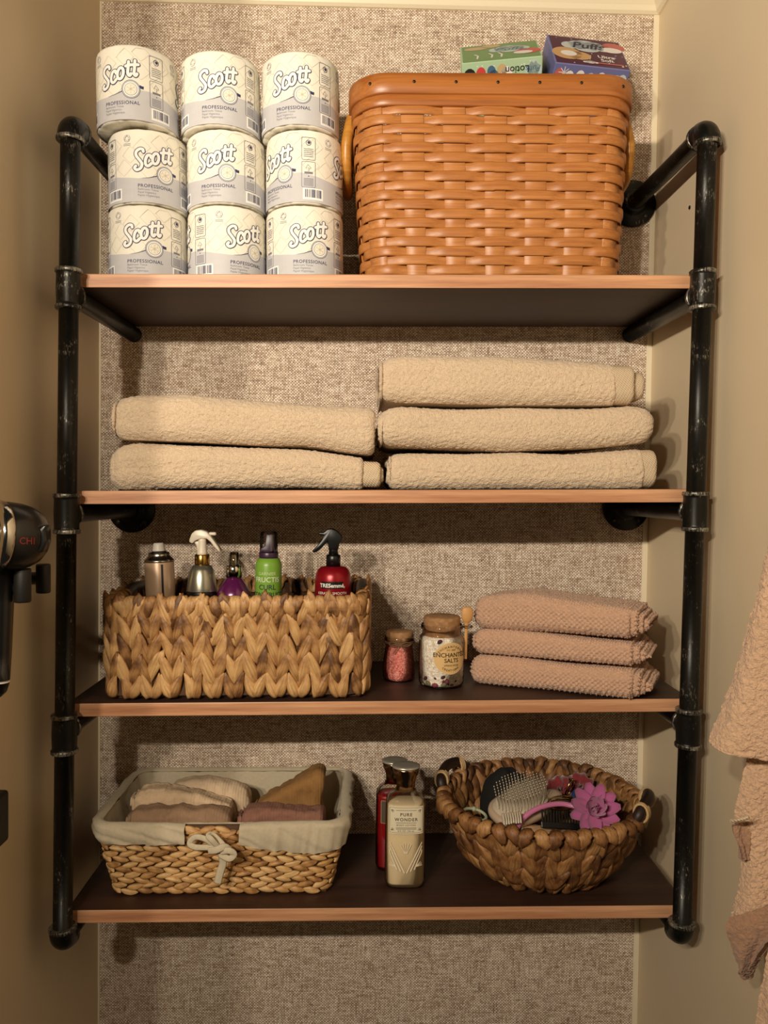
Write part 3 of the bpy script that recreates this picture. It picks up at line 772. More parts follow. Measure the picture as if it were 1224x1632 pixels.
TOW = terry('beige_terry', (228, 203, 172)); BAND = ribbed('woven_towel_border', (226, 202, 170), .0042, 1.1)
def bath_towel(label, px_top, px_bot, seed, yf=-.268, yb=-.03, band=None, inner=None, end=(.014, .014), rad=.025, sit=None, wave=.003):
    xs = [at(p[0], p[1], yf)[0] for p in px_top]
    zt = [at(p[0], p[1]+2.5, yf+.02)[2] for p in px_top]
    xb = [at(p[0], p[1], yf)[0] for p in px_bot]; zb = [at(p[0], p[1]-2.5, yf)[2] for p in px_bot]
    bot = list(np.interp(xs, xb, zb))
    if sit is not None: bot = [shelf_z(sit, x)+.0008 for x in xs]
    base = np.array([(xs[0]+xs[-1])/2, (yf+yb)/2, min(bot)])
    t = thing('bath_towel', label, 'towel', tuple(base), group='folded beige bath towels')
    xl = [x-base[0] for x in xs]; tl = [z-base[2] for z in zt]; bl = [z-base[2] for z in bot]
    mk('terry_fold', cloth_roll(xl, tl, bl, yf-base[1], yb-base[1], seed, end=end, rad=rad, wave=wave), TOW, t)
    for (a, b, shrink, mat, nm) in ((band or ())+(inner or ())):
        a, b = at(a, 700, yf)[0]-base[0], at(b, 700, yf)[0]-base[0]
        X = np.linspace(a-.012, b, 6); T_ = np.interp(X, xl, tl)-shrink; B_ = np.interp(X, xl, bl)+shrink*.9
        mk(nm, cloth_roll(list(X), list(T_), list(B_), yf-base[1]+shrink*1.2, yb-base[1]-shrink, seed+9, step=.003, amp=(.0003, .0002), wave=.0015, end=(.004, .007), rad=rad*.8, layers=2), mat, t)
    return t
bath_towel('beige bath towel, lower one of the two-towel stack', [(178, 714), (200, 704), (300, 708), (400, 712), (500, 718), (577, 730)], [(178, 779), (577, 781)], 11, band=((572, 608, .003, BAND, 'woven_border'),), inner=((602, 613, .010, BAND, 'inner_fold'),), sit=2, end=(.016, .004))
bath_towel('beige bath towel with smooth slanted top, upper one of the two-towel stack', [(177, 634), (200, 628), (300, 626), (400, 633), (500, 644), (596, 650)], [(177, 702), (300, 706), (400, 711), (500, 718), (598, 728)], 21, end=(.018, .010), yf=-.266, wave=.005)
bath_towel('beige bath towel at the bottom of the three-towel stack', [(620, 722), (640, 719), (800, 722), (900, 722), (1000, 716), (1027, 713)], [(620, 781), (1027, 778)], 31, band=((1024, 1050, .002, BAND, 'woven_border'),), sit=2, end=(.014, .004))
bath_towel('beige bath towel in the middle of the three-towel stack', [(606, 655), (625, 647), (800, 648), (950, 648), (1020, 645), (1046, 650)], [(604, 714), (800, 722), (900, 722), (1046, 706)], 41, yf=-.270, end=(.018, .020))
bath_towel('beige bath towel on top of the three-towel stack', [(606, 572), (625, 563), (800, 567), (900, 572), (982, 578)], [(606, 642), (800, 647), (982, 647)], 51, band=((979, 1012, .002, BAND, 'woven_border'),), inner=((1010, 1032, .011, BAND, 'inner_fold'),), end=(.016, .004))

# ------------------------------------------------------------------ three small textured towels on the third shelf
RICE = terry('rose_beige_rice_weave', (214, 172, 142), 330, .8, .002)
def rice(Q):
    return .0019*np.sin(Q[:, 0]*2*PI/.0082+np.sin(Q[:, 1]*90)*.4)*np.sin((Q[:, 1]+Q[:, 2])*2*PI/.0072)
hx, hyy = .330, -.190
HT = [('lowest of the three small rice-weave towels', .000, .044, .138, .066, 0.0, 61), ('middle one of the three small rice-weave towels', .0505, .036, .136, .064, .015, 71), ('topmost of the three small rice-weave towels, bulging and loosely folded', .0910, .050, .134, .062, -.02, 81)]
for lab, z0, h, hw, hd, da, sd in HT:
    t = thing('hand_towel', lab, 'towel', (hx-.028, hyy, shelf_z(3, hx-.03)+.001+z0), (0, -.015, math.radians(-27)+da), group='small folded rice-weave towels')
    xs = np.linspace(-hw, hw-.02, 7)
    up = .012*np.array([0, .6, 1, .7, .3, 0, -.3]) if sd == 81 else .003*np.array([0, 1, 1, .5, 0, 0, 0])
    mk('outer_fold', cloth_roll(list(xs), list(h+up), [0]*7, -hd, hd, sd, step=.0018, amp=(.0006, .0004), wave=.0030, end=(.012, .006), rad=.021, pat=rice), RICE, t)
    for k, (dx, sh) in enumerate(((.010, .0045), (.017, .010), (.024, .0155))):
        xs2 = np.linspace(hw-.06, hw-.02+dx, 5); 
        mk('inner_layer', cloth_roll(list(xs2), [h-sh-.002*k]*5, [sh*.8]*5, -hd+sh*1.4, hd-.003, sd+k, step=.003, amp=(.0007, .0004), wave=.003, end=(.004, .006), rad=.014, layers=2, pat=rice), RICE, t)

# ------------------------------------------------------------------ dried-leaf weaving
def leaf_vf(L, W, T, seed, nl=9, nc=10, blunt=False):
    """one plump dried strand along local z, centred; x across, -y outward"""
    rnd = np.random.RandomState(seed); V = []
    rid = 1+.30*rnd.randn(nc); bend = rnd.uniform(-.22, .22)*W; tw = rnd.uniform(-.7, .7); sk = rnd.uniform(.42, .58)
    for i in range(nl):
        t = i/(nl-1); u = t**(math.log(.5)/math.log(sk))
        w = W/2*(.10+.90*math.sin(PI*u)**.65); d = T/2*(.15+.85*math.sin(PI*u)**.6)
        if blunt: w = W/2*min(1, (.72+1.2*t))*(1-t**2.6*.9); d = T/2*min(1, .6+2*t)*(1-t**2.6*.8)
        for k in range(nc):
            a = 2*PI*k/nc; cx, cy = math.cos(a), math.sin(a)
            q = rid[k]; x = w*cx*(.9+.1*q); y = d*cy*q
            c, s_ = math.cos(tw*(t-.5)), math.sin(tw*(t-.5))
            V.append((x*c-y*s_+bend*math.sin(PI*t), x*s_+y*c, L*(t-.5)))
    F = grid_faces(nl, nc, False, True)+[tuple(range(nc)), tuple(range(nl*nc-1, (nl-1)*nc-1, -1))]
    return V, F
def leaf_set(name, L, W, T, mat, n=8, seed=0, blunt=False):
    return [mesh(name, *leaf_vf(L*random.uniform(.95, 1.05), W*random.uniform(.92, 1.08), T, seed+k, blunt=blunt), mat) for k in range(n)]
def basis(pos, along, normal):
    z = Vector(along).normalized(); y = -Vector(normal); y = (y-z*y.dot(z)).normalized(); x = y.cross(z)
    m_ = Matrix(((x[0], y[0], z[0], pos[0]), (x[1], y[1], z[1], pos[1]), (x[2], y[2], z[2], pos[2]), (0, 0, 0, 1)))
    return m_
def joined(name, items, parent, mat):        # many pieces as one mesh of kind stuff
    V, F = [], []
    for me, mt in items:
        n = len(V); V += [tuple(mt@v.co) for v in me.vertices]; F += [tuple(k+n for k in p.vertices) for p in me.polygons]
    o = mk(name, (V, F), mat, parent); o['kind'] = 'stuff'; return o

# ------------------------------------------------------------------ rectangular braided basket on the third shelf
HY = leaf_mat('dried_hyacinth', (104, 68, 38), (180, 134, 84), (216, 174, 118)); CORE = M('basket_core', (92, 62, 38), .8, var=(90, .3)); DKW = M('dark_wood_grip', (48, 32, 24), .5, var=(60, .3))
QX0, QX1 = at(161, 1030, -.262)[0], at(591, 1030, -.262)[0]; qx = (QX0+QX1)/2; qh = .160; qy = -.145
QB = thing('braided_basket', 'rectangular braided water-hyacinth basket holding spray bottles', 'basket', (qx, qy, shelf_z(3, qx)+.0005), tilt(3))
qhw = (QX1-QX0)/2-.009; qhd = .119
QP = Path(qhw, qhd, .028)
zz = np.linspace(.006, qh-.008, 6); SS = np.linspace(0, QP.L, 120, endpoint=False)
def shell(path, z, offs, cap=True):
    V = []
    for zz_, o in zip(z, offs):
        q = path.at(SS*path.L/QP.L if path is not QP else SS)+path.nor(SS*path.L/QP.L if path is not QP else SS)*o; V.append(np.column_stack([q, np.full(len(SS), zz_)]))
    n = len(SS); V = np.array(V).reshape(-1, 3); F = grid_faces(len(z), n, False, True)
    return V, F
ov, of = shell(QP, list(zz)+list(zz[::-1]), [-.001]*6+[-.007]*6)
mk('core_wall', (ov, of), CORE, QB)  # backing shell added behind the strands to block light between them
mk('basket_floor', box((-qhw+.012, -qhd+.012, .0), (qhw-.012, qhd-.012, .006), .001), CORE, QB, False)
LQ0 = leaf_set('braid_strand', .041, .0205, .0125, HY, 5, 40, True); LQ = leaf_set('braid_strand', .060, .0195, .0135, HY, 14, 10); ncol = 38; cw = QP.L/ncol; rows = 5; rp = (qh-.012)/rows
rest = []
for c_ in range(ncol):
    s0 = c_*cw; x, y = QP.at(s0); front = y < -.06; col_j = random.uniform(-.006, .006)
    for r in range(rows):
        for sd in (-1, 1):
            s1 = s0+sd*cw*.25; p = QP.at(np.array(s1)); n = QP.nor(np.array(s1)); t = QP.tan(np.array(s1))
            z = .004+rp*(r+.5)+col_j*.5+random.uniform(-.002, .002) if r else .0232
            ln = .34+random.uniform(-.13, .13)
            al = np.array([t[0]*sd*ln, t[1]*sd*ln, 1.0])+np.array([n[0], n[1], 0])*.12
            mt = basis((p[0]+n[0]*(.0030+.0008*random.random()), p[1]+n[1]*.0030, z), al, (n[0], n[1], 0))
            me = random.choice(LQ) if r else random.choice(LQ0)
            if front or (r == rows-1): obj('braid_strand', me, QB, mtx=mt)
            else: rest.append((me, mt))
    # strand folded over the rim
    p = QP.at(np.array(s0+cw*.5)); n = QP.nor(np.array(s0+cw*.5))
joined('rear_braiding', rest, QB, HY)
def fold_vf(seed, w=.0175, dn=1.0, ln=.22):
    rnd = np.random.RandomState(seed); lean = rnd.choice([-1, 1])*rnd.uniform(ln*.4, ln)
    P = spline([(0, -.0080, -.034*dn), (0, -.0100, -.020*dn), (0, -.0095, -.006*dn), (0, -.0045, .0005), (0, .0035, .0008), (0, .0085, -.005), (0, .0085, -.020)], 3)
    V = []; n = len(P); nc = 8; rid = 1+.2*rnd.randn(nc)
    for i, q in enumerate(P):
        t = i/(n-1); ww = w/2*(.55+.45*math.sin(PI*min(1, .22+t)))*(.12 if i == 0 else .55 if i == 1 else .85 if i == 2 else 1)*(1+.10*rnd.randn())
        a = P[max(i-1, 0)]; b_ = P[min(i+1, n-1)]; d = (b_-a)/np.linalg.norm(b_-a); nn = np.array([0, -d[2], d[1]])*-1
        for k in range(nc):
            an = 2*PI*k/nc; V.append(q+np.array([1, 0, 0])*ww*math.cos(an)+nn*.0034*math.sin(an)*rid[k]+np.array([lean*q[2], 0, 0]))
    return V, grid_faces(n, nc, False, True)+[tuple(range(nc)), tuple(range(n*nc-1, (n-1)*nc-1, -1))]
RIMM = [mesh('rim_fold', *fold_vf(k, .0195, .80, .42), HY) for k in range(10)]
for c_ in range(ncol):
    for hf in (.02, .52):
        s0 = (c_+hf)*cw; p = QP.at(np.array(s0)); n = QP.nor(np.array(s0)); t = QP.tan(np.array(s0))
        a_ = math.atan2(t[1], t[0])
        obj('rim_fold', random.choice(RIMM), QB, mtx=Matrix.Translation((p[0]-n[0]*.002, p[1]-n[1]*.002, qh-.0045+random.uniform(-.0007, .0007)))@Matrix.Rotation(a_, 4, 'Z'))
for s in (-1, 1):
    mk('grip', tube([(s*(qhw-.004), -.045, qh-.012), (s*(qhw-.004), 0, qh-.004), (s*(qhw-.004), .062, qh-.006), (s*(qhw-.004), .085, qh-.012)], [.009, .010, .010, .009], 12), DKW, QB)

# ------------------------------------------------------------------ bottles in that basket
zb3 = lambda x: shelf_z(3, x)+.0082
clear = glass('clear_plastic', (250, 250, 250), 1.0, .06)
def lathe_part(name, prof, mat, parent, n=36, **kw): return mk(name, lathe(prof, n, **kw), mat, parent)
def px_prof(pairs, cx, Y, zbase):            # (half width px, y px) -> (r, z)
    k = (at(cx+1, pairs[0][1], Y)-at(cx, pairs[0][1], Y))[0]
    return [(w*k, at(cx, y, Y)[2]-zbase) for w, y in pairs]
def bottle(name, label, cx, cy, Y, cat='bottle', tl=(0, 0, 0), zb=None):
    x = at(cx, cy, Y)[0]; z = zb if zb is not None else zb3(x)
    return thing(name, label, cat, (x, Y, z), tl), x, z
# tan aerosol can
Y = -.165; t, x, z = bottle('aerosol_can', 'tan aerosol hairspray can with pale nozzle, cap off', 262, 920, Y, 'spray can', (0, math.radians(-2.5), 0))
P = lambda pr, cx: px_prof(pr, cx, Y, z)
tan = M('tan_can', (188, 158, 130), .35, .25); steel = M('can_steel', (190, 182, 166), .25, 1.0); pale = M('pale_plastic', (214, 206, 196), .45)
top = P([(23, 1020), (23, 896), (22, 893)], 262); top[0] = (top[0][0], 0.0)
lathe_part('can_body', [(top[0][0]-.002, 0), (top[0][0], .002)]+top[1:], tan, t)
lathe_part('can_shoulder', P([(23.4, 895), (23.6, 893), (21, 890), (17, 886), (16.5, 884), (16.5, 881), (14, 880)], 262), steel, t)
lathe_part('can_gap', P([(15, 884), (12, 880), (11, 878)], 262), MAT['black'], t)
lathe_part('nozzle', P([(10.5, 879), (10, 876), (8.6, 869), (8, 866), (6.5, 865)], 262), pale, t)
tb = mk('seam', box((.0085, -top[0][0]+.0012, .01), (.0115, -top[0][0]+.004, top[1][1]-.002)), MAT['black'], t, False)
# silver bottle with white trigger
Y = -.165; t, x, z = bottle('spray_bottle', 'silver spray bottle with white trigger and gold collar', 322, 920, Y)
P = lambda pr: px_prof(pr, 322, Y, z)
silver = M('silver_bottle', (172, 168, 150), .28, .85); gold = M('gold_collar', (176, 138, 70), .22, 1.0); ivory = M('ivory_plastic', (228, 216, 196), .35)
pr = P([(23, 1020), (24, 941), (23.5, 935), (21.5, 922), (18.5, 908), (15, 902), (11, 900)]); pr[0] = (pr[0][0], 0)
lathe_part('bottle_body', pr, silver, t); lathe_part('bottle_base', P([(24.3, 990), (24.6, 944), (24.3, 941)]), MAT['black'], t)
lathe_part('collar', P([(11.5, 900), (11.8, 898), (11.8, 885), (11, 883.5)]), gold, t)
lathe_part('pump_neck', P([(8.5, 884), (8, 880), (6.8, 872), (6.5, 862), (6.5, 855)]), ivory, t)
def trigger(parent, poly, Y, cx, zz, mat, name='trigger_head', th=.009):
    pts = [(at(a, b, Y)[0]-parent.location[0], at(a, b, Y)[2]-parent.location[2]) for a, b in poly]
    return mk(name, prism(pts, -th, th, .0022), mat, parent, True)
trigger(t, [(304, 858), (303, 863), (308, 866), (313, 861), (322, 858), (331, 858), (337, 863), (343, 871), (350, 879), (353, 878), (350, 872), (343, 862), (337, 854), (331, 847), (322, 844), (313, 845), (307, 850)], Y, 322, z, ivory)
trigger(t, [(309, 863), (314, 870), (315, 881), (318, 881), (318, 862)], Y, 322, z, ivory, 'pump_brace', .004)
trigger(t, [(333, 848), (334, 853), (345, 853.5), (345, 848)], Y, 322, z, ivory, 'spray_nozzle', .0045)
# purple bottle with clear neck
Y = -.170; t, x, z = bottle('serum_bottle', 'small purple bottle with chrome collar and clear pump cover', 373, 930, Y)
P = lambda pr: px_prof(pr, 373, Y, z)
purple = M('purple_bottle', (98, 28, 84), .25, .3, coat=.4); chrome = M('chrome', (206, 200, 190), .12, 1.0)
pr = P([(25, 1010), (27, 955), (26.5, 946), (24.5, 940), (18.5, 930), (14, 924), (11, 920)]); pr[0] = (pr[0][0], 0)
lathe_part('bottle_body', pr, purple, t); lathe_part('collar', P([(11, 920.5), (12.5, 920), (12.5, 902), (11.5, 901)]), chrome, t)
lathe_part('pump', P([(5, 901), (4.5, 886), (4, 884)]), M('smoky_plastic', (128, 116, 96), .3), t); lathe_part('pump_cover', P([(8, 901), (7.6, 898), (7, 881), (6, 880)]), glass('smoky_cover', (214, 204, 184), 1.2, .12), t)
# green mousse can
Y = -.165; t, x, z = bottle('mousse_can', 'lime green curl mousse can with dark purple nozzle', 428, 920, Y, 'spray can')
P = lambda pr: px_prof(pr, 428, Y, z)
lime = M('lime_can', (122, 166, 58), .35); plum = M('plum_plastic', (58, 36, 58), .35)
pr = P([(21, 1020), (21, 901), (20, 896), (16.5, 890), (15, 889)]); pr[0] = (pr[0][0], 0)
lathe_part('can_body', pr, lime, t); gr = pr[1][0]
lathe_part('nozzle_base', P([(15, 889.5), (15.5, 887), (15.5, 881), (14.5, 879)]), plum, t)
trigger(t, [(415, 880), (417, 873), (423, 869), (425, 853), (427, 851), (434, 851), (436, 853), (438, 868), (441, 880)], Y, 428, z, plum, 'nozzle', .011)
lathe_part('clear_cap', P([(15, 881), (14.6, 876), (13.4, 852), (12.6, 848), (11, 847)]), clear, t)
p = Print(); zl = lambda y: at(428, y, Y-gr)[2]-z
p.text('GARNIER', 0, zl(917), .0072, 0, 1, .003); p.text('FRUCTIS', 0, zl(928), .0115, 1, 1, .003); p.text('CURL', .0005, zl(940), .0115, 2, 1, .003, bold=.02); p.text('CONSTRUCT', 0, zl(951), .0098, 2, 1, .003, bold=.02)
p.rect(-.010, .010, zl(975), zl(958), 1, 1)
p.build('can_print', cyl_map(gr), [M('can_ink_pale', (206, 222, 170), .5), M('can_ink_white', (238, 238, 220), .5), M('can_ink_dark', (48, 64, 60), .5)], t)
# red bottle with black trigger
Y = -.165; t, x, z = bottle('spray_bottle', 'round-shouldered red spray bottle with black trigger', 531, 920, Y)
P = lambda pr: px_prof(pr, 531, Y, z)
red = M('metallic_red', (148, 18, 30), .3, .35)
pr = P([(28, 1020), (29, 940), (29, 925), (28, 916), (25, 908), (20, 903.5), (13, 902)]); pr[0] = (pr[0][0], 0)
lathe_part('bottle_body', pr, red, t); lathe_part('collar', P([(11.5, 902.5), (11.5, 886), (10, 884)]), MAT['black'], t); lathe_part('pump_neck', P([(8, 885), (7.2, 876), (8, 866), (8, 862)]), MAT['black'], t)
trigger(t, [(508, 848), (508, 852), (516, 853), (513, 860), (506, 869), (498, 877), (499, 880), (504, 880), (512, 874), (519, 866), (523, 862), (524, 876), (539, 876), (541, 866), (546, 858), (544, 852), (537, 845), (529, 842), (522, 843), (516, 848)], Y, 531, z, MAT['black'], 'trigger_head', .0085)
p = Print(); rr_ = pr[2][0]; zl = lambda y: at(531, y, Y-rr_)[2]-z
p.rect(-.0185, .0185, zl(938.5), zl(927.5), 0, 1); p.text('TRESemmé,', 0, zl(936.5), .0088, 1, 2, .003, bold=.025); p.text('KERATIN SMOOTH', 0, zl(948), .006, 1, 1, .003)
p.build('label_print', cyl_map(rr_), [MAT['black'], M('label_white', (240, 236, 226), .5)], t)

# ------------------------------------------------------------------ jars
cork = M('cork', (178, 132, 88), .8, var=(160, .35), bmp=(220, .5, .001)); jarglass = glass('jar_glass', (250, 248, 244), 1.3, .05); twine = M('jute_twine', (112, 82, 54), .8)
def crystals(name, col, col2, seed, scale=260):
    mm, T, B = nt(name); v = coords(T); vo = T.nodes.new('ShaderNodeTexVoronoi'); vo.inputs['Scale'].default_value = scale; T.links.new(v, vo.inputs['Vector'])
    sp = T.nodes.new('ShaderNodeSeparateColor'); T.links.new(vo.outputs['Color'], sp.inputs[0])
    T.links.new(ramp(T, sp.outputs[0], [(0, lin(col2)), (.6, lin(col)), (1, tuple(min(1, k*1.25) for k in lin(col)[:3])+(1,))]), B.inputs['Base Color'])
    B.inputs['Roughness'].default_value = .35; bump(T, B, vo.outputs['Distance'], .8, .002); return mm
def salt(prof, seed, n=64, amp=.0009):
    V, F = lathe(prof, n); V = np.array(V); r = np.hypot(V[:, 0], V[:, 1]); d = amp*vnoise(V*330, seed); k = 1-np.abs(d)/np.maximum(r, .003)
    V[:, 0] *= k; V[:, 1] *= k; return V, F
# pink salt jar
Y = -.145; cxp = 636; x = at(cxp, 1076, Y)[0]; z = shelf_z(3, x)+.0005
t = thing('salt_jar', 'small glass jar of pink bath salt with cork and twine bow', 'jar', (x, Y, z))
P = lambda pr: [(r, q+ .0) for r, q in px_prof(pr, cxp, Y, z)]
pr = P([(24, 1079), (26, 1074), (26.3, 1062), (25, 1045), (23, 1033), (22, 1026), (22.5, 1021), (24, 1019), (24, 1012), (22.8, 1010)]); dz = pr[0][1]; pr = [(r, q-dz) for r, q in pr]
mk('glass_wall', lathe(pr, 40, cap=False), jarglass, t)
inn = [(max(r-.0016, .004), q) for r, q in pr[:7]]; inn[0] = (inn[0][0], .002); fill = [(inn[0][0], .002)]
for (r0, q0), (r1_, q1) in zip(inn[:-1], inn[1:]): fill += [(r0+(r1_-r0)*k/6, q0+(q1-q0)*k/6) for k in range(1, 7)]
o = mk('pink_salt', salt(fill, 3), crystals('pink_salt', (244, 158, 148), (206, 100, 96), 1, 420), t); o['kind'] = 'stuff'
ck = P([(20, 1020), (21, 1012), (22, 1009), (21.6, 1003), (20, 1002)]); lathe_part('cork', [(r, q-dz) for r, q in ck], cork, t)
zt_ = pr[6][1]+.0005
for k in range(3): mk('twine', tube([((pr[6][0]+.0012)*math.cos(a), (pr[6][0]+.0012)*math.sin(a), zt_+.0016*k+.0006*math.sin(a*2+k)) for a in np.linspace(0, 2*PI, 40)[:-1]], .0010, 6, True), twine, t)
r_ = pr[6][0]
for s in (-1, 1):
    mk('twine_loop', tube(spline([(0, -r_-.003, zt_), (s*.010, -r_-.004, zt_+.005), (s*.018, -r_-.0005, zt_+.002), (s*.011, -r_-.003, zt_-.002), (0, -r_-.003, zt_)], 6), .0009, 6), twine, t)
    mk('twine_end', tube(spline([(0, -r_-.003, zt_), (s*.006, -r_-.005, zt_-.006), (s*.011, -r_-.0055, zt_-.013)], 6), .0009, 6), twine, t)
# enchanted salts jar
Y = -.185; cxp = 703; x = at(cxp, 1085, Y)[0]; z = shelf_z(3, x)+.0005
t = thing('salt_jar', 'larger glass jar of white and rose bath salts with wooden spoon', 'jar', (x, Y, z))
pr = px_prof([(30, 1090), (34, 1088), (36, 1083), (36.3, 1040), (36, 1020), (34, 1012), (31, 1008), (31, 1002), (33.5, 1000), (33.5, 995), (32, 993)], cxp, Y, z); dz = pr[0][1]; pr = [(r, q-dz) for r, q in pr]
mk('glass_wall', lathe(pr, 48, cap=False), jarglass, t); mk('glass_base', lathe([(.002, .0), (pr[0][0], .0004), (pr[0][0], .003), (.002, .0035)], 40), jarglass, t)
inn = [(r-.0018, q) for r, q in pr[1:6]]; fill = [(inn[0][0]-.003, .0035)]
for (r0, q0), (r1_, q1) in zip(inn[:-1], inn[1:]): fill += [(r0+(r1_-r0)*k/8, max(q0, .004)+(q1-max(q0, .004))*k/8) for k in range(9)]
fill += [(inn[-1][0]*.6, inn[-1][1]+.004)]
rs = pr[3][0]
o = mk('white_salt', salt(fill, 8), crystals('white_salt', (252, 244, 230), (228, 210, 192), 2, 300), t); o['kind'] = 'stuff'
petal = [M('dried_petal', (128, 50, 64), .7), M('dried_petal_dark', (72, 30, 34), .7), M('dried_leaf', (110, 104, 74), .7)]
rnd = random.Random(11); pet = [mesh('petal', *ball(.0042, 8, 5, .3), mm) for mm in petal]
for k in range(70):
    a = rnd.uniform(-PI, PI); q = rnd.uniform(.006, pr[5][1]-.002)
    if k % 3: q = rnd.choice((rnd.uniform(.006, .022), rnd.uniform(pr[5][1]-.03, pr[5][1]-.004)))
    m_ = basis(((rs-.0022)*math.sin(a), -(rs-.0022)*math.cos(a), q), (rnd.uniform(-1, 1), 0, rnd.uniform(-1, 1)), (0, 0, 1)).to_3x3()
    R_ = Matrix.Rotation(a, 4, 'Z')@Matrix.Rotation(PI/2, 4, 'X')@Matrix.Rotation(rnd.uniform(0, 6), 4, 'Z')
    s_ = rnd.uniform(.5, 1.15)
    obj('petal', rnd.choice((pet[0], pet[0], pet[1], pet[2])), t, mtx=Matrix.Translation(((rs-.0012)*math.sin(a), -(rs-.0012)*math.cos(a), q))@R_@Matrix.Diagonal((s_*1.2, s_*.8, s_, 1)))
ck = px_prof([(28, 1012), (28, 996), (29, 992), (29.5, 984), (28, 981), (26, 980)], cxp, Y, z); lathe_part('cork', [(r, q-dz) for r, q in ck], cork, t)
zr = pr[9][1]
mk('spoon_loop', tube([(pr[9][0]+.006+.0075*math.cos(a), -.004+.0075*math.sin(a), zr-.001) for a in np.linspace(0, 2*PI, 24)[:-1]], .0022, 8, True), jarglass, t)
spw = M('spoon_wood', (214, 160, 98), .5, var=(120, .12), stretch=(1, 1, .15))
xs_ = pr[9][0]+.004; zs_ = zr
P_ = [(xs_, -.004, zs_-.055), (xs_+.0005, -.004, zs_-.02), (xs_+.001, -.004, zs_+.002), (xs_+.0015, -.0045, zs_+.009), (xs_+.002, -.005, zs_+.018), (xs_+.002, -.0045, zs_+.027), (xs_+.002, -.004, zs_+.031)]
mk('wooden_spoon', tube(spline(P_, 5), list(np.interp(np.linspace(0, 1, 31), [0, .3, .36, .44, .56, .70, .84, .94, .98, 1], [.0012, .0012, .0016, .0028, .0040, .0044, .0040, .0028, .0016, .0003])), 14, flat=2.3), spw, t)
p = Print(); lab = .0120; lc = (pr[3][1]+.006)
lc = at(704, 1050, Y-rs)[2]-z
p.disc((lab, lc), .0285, 0, 0, ry=.0255, n=40)
V0 = p.v[:]; 
p2 = Print(); n_ = 30
p2.text('ENCHANTED', lab, lc+.0025, .0098, 1, 2, .003, bold=.015); p2.text('SALTS', lab+.001, lc-.0062, .0092, 1, 2, .003, bold=.015); p2.text('EST. 2009', lab, lc+.0125, .0036, 1, 2, .003); p2.text('SPRING ROSE', lab+.001, lc-.0125, .0042, 1, 2, .003)
def arc_text(pp, s_, cu, cv, R, a0, da, size, up=1):
    for k, ch in enumerate(s_):
        a = a0+da*k; pp.text(ch, cu+R*math.sin(a), cv+up*R*math.cos(a)*.85, size, 1, 2, .003, rot=-a*up, bold=.015)
arc_text(p2, 'ENCHANTERYA', lab, lc-.002, .0228, -.95, .19, .0050); 
for k, ch in enumerate('CREATIONS'):
    a = -.62+.155*k; p2.text(ch, lab+.0235*math.sin(a), lc+.0005-.0248*math.cos(a)*.85, .0046, 1, 2, .003, rot=a, bold=.015)
g = []
for k in range(1, 9):                         # label as rings so it bends with the glass
    pass
pl = Print(); rg = np.linspace(.002, 1, 10)
for a_, b_ in zip(rg[:-1], rg[1:]): pl.disc((lab, lc), .0285*b_, 0, 0, r0=.0285*a_, ry=.0255*b_, n=40)
pl.disc((lab, lc), .0285, 2, 1, r0=.0279, ry=.0255, n=40)
lo = pl.build('paper_label', cyl_map(rs, 0, 0), [M('kraft_label', (222, 184, 124), .6), M('label_brown', (60, 38, 26), .6), M('label_edge', (240, 214, 168), .6)], t, lift=.0004)
p2.build('label_lettering', cyl_map(rs, 0, 0), [M('label_kraft2', (222, 184, 124), .6), M('label_ink', (58, 36, 26), .6)], lo, lift=.0005)

# ------------------------------------------------------------------ cloth-lined wicker basket on the lowest shelf
WK = leaf_mat('wicker_strand', (150, 104, 58), (204, 156, 96), (232, 192, 134)); LIN = M('oat_linen', (206, 192, 164), .9, var=(220, .08), bmp=(420, .25, .0008), sheen=.1)
lx0, lx1 = at(143, 1320, -.25)[0], at(556, 1326, -.25)[0]; lx = (lx0+lx1)/2; lh = .116; ly = -.134
LB = thing('lined_basket', 'tapered wicker basket with oat linen liner and tied bow', 'basket', (lx, ly, shelf_z(4, lx)+.0005), tilt(4))
lhw = (lx1-lx0)/2-.006; lhd = .117
LP = Path(lhw, lhd, .030)
def lsc(z): return .865+.135*(z/lh)**.85
def lpt(s, z, off=0.0):
    p = LP.at(np.asarray(s, float))*lsc(z)+LP.nor(np.asarray(s, float))*np.asarray(off)[..., None] if np.ndim(off) else LP.at(np.asarray(s, float))*lsc(z)+LP.nor(np.asarray(s, float))*off
    return p
SL = np.linspace(0, LP.L, 240, endpoint=False)
zz = [.004, .02, .04, .06, .08, .10, lh]
V = [np.column_stack([lpt(SL, z, -.001), np.full(240, z)]) for z in zz]+[np.column_stack([lpt(SL, z, -.006), np.full(240, z)]) for z in zz[::-1]]
mk('core_wall', (np.array(V).reshape(-1, 3), grid_faces(14, 240, False, True)), CORE, LB)
mk('basket_floor', box((-lhw*.85, -lhd*.84, .0), (lhw*.85, lhd*.84, .005), .001), CORE, LB, False)
nr = 12; wp = (lh-.008)/nr; LW = leaf_set('wicker_strand', .0275, .0102, .0078, WK, 10, 200); nper = 44; rest = []
for r in range(nr):
    z = .003+wp*(r+.5)
    for k in range(nper):
        s0 = LP.L*(k+.5*(r % 2))/nper; p = lpt(s0, z, .0015); n = LP.nor(np.array(s0)); t = LP.tan(np.array(s0))
        sl = .20 if r % 2 else -.20; sl += random.uniform(-.05, .05)
        mt = basis((p[0], p[1], z+random.uniform(-.0008, .0008)), (t[0], t[1], sl), (n[0], n[1], -.2)); me = random.choice(LW)
        if p[1] < -.055: obj('wicker_strand', me, LB, mtx=mt)
        else: rest.append((me, mt))
joined('rear_wicker', rest, LB, WK)
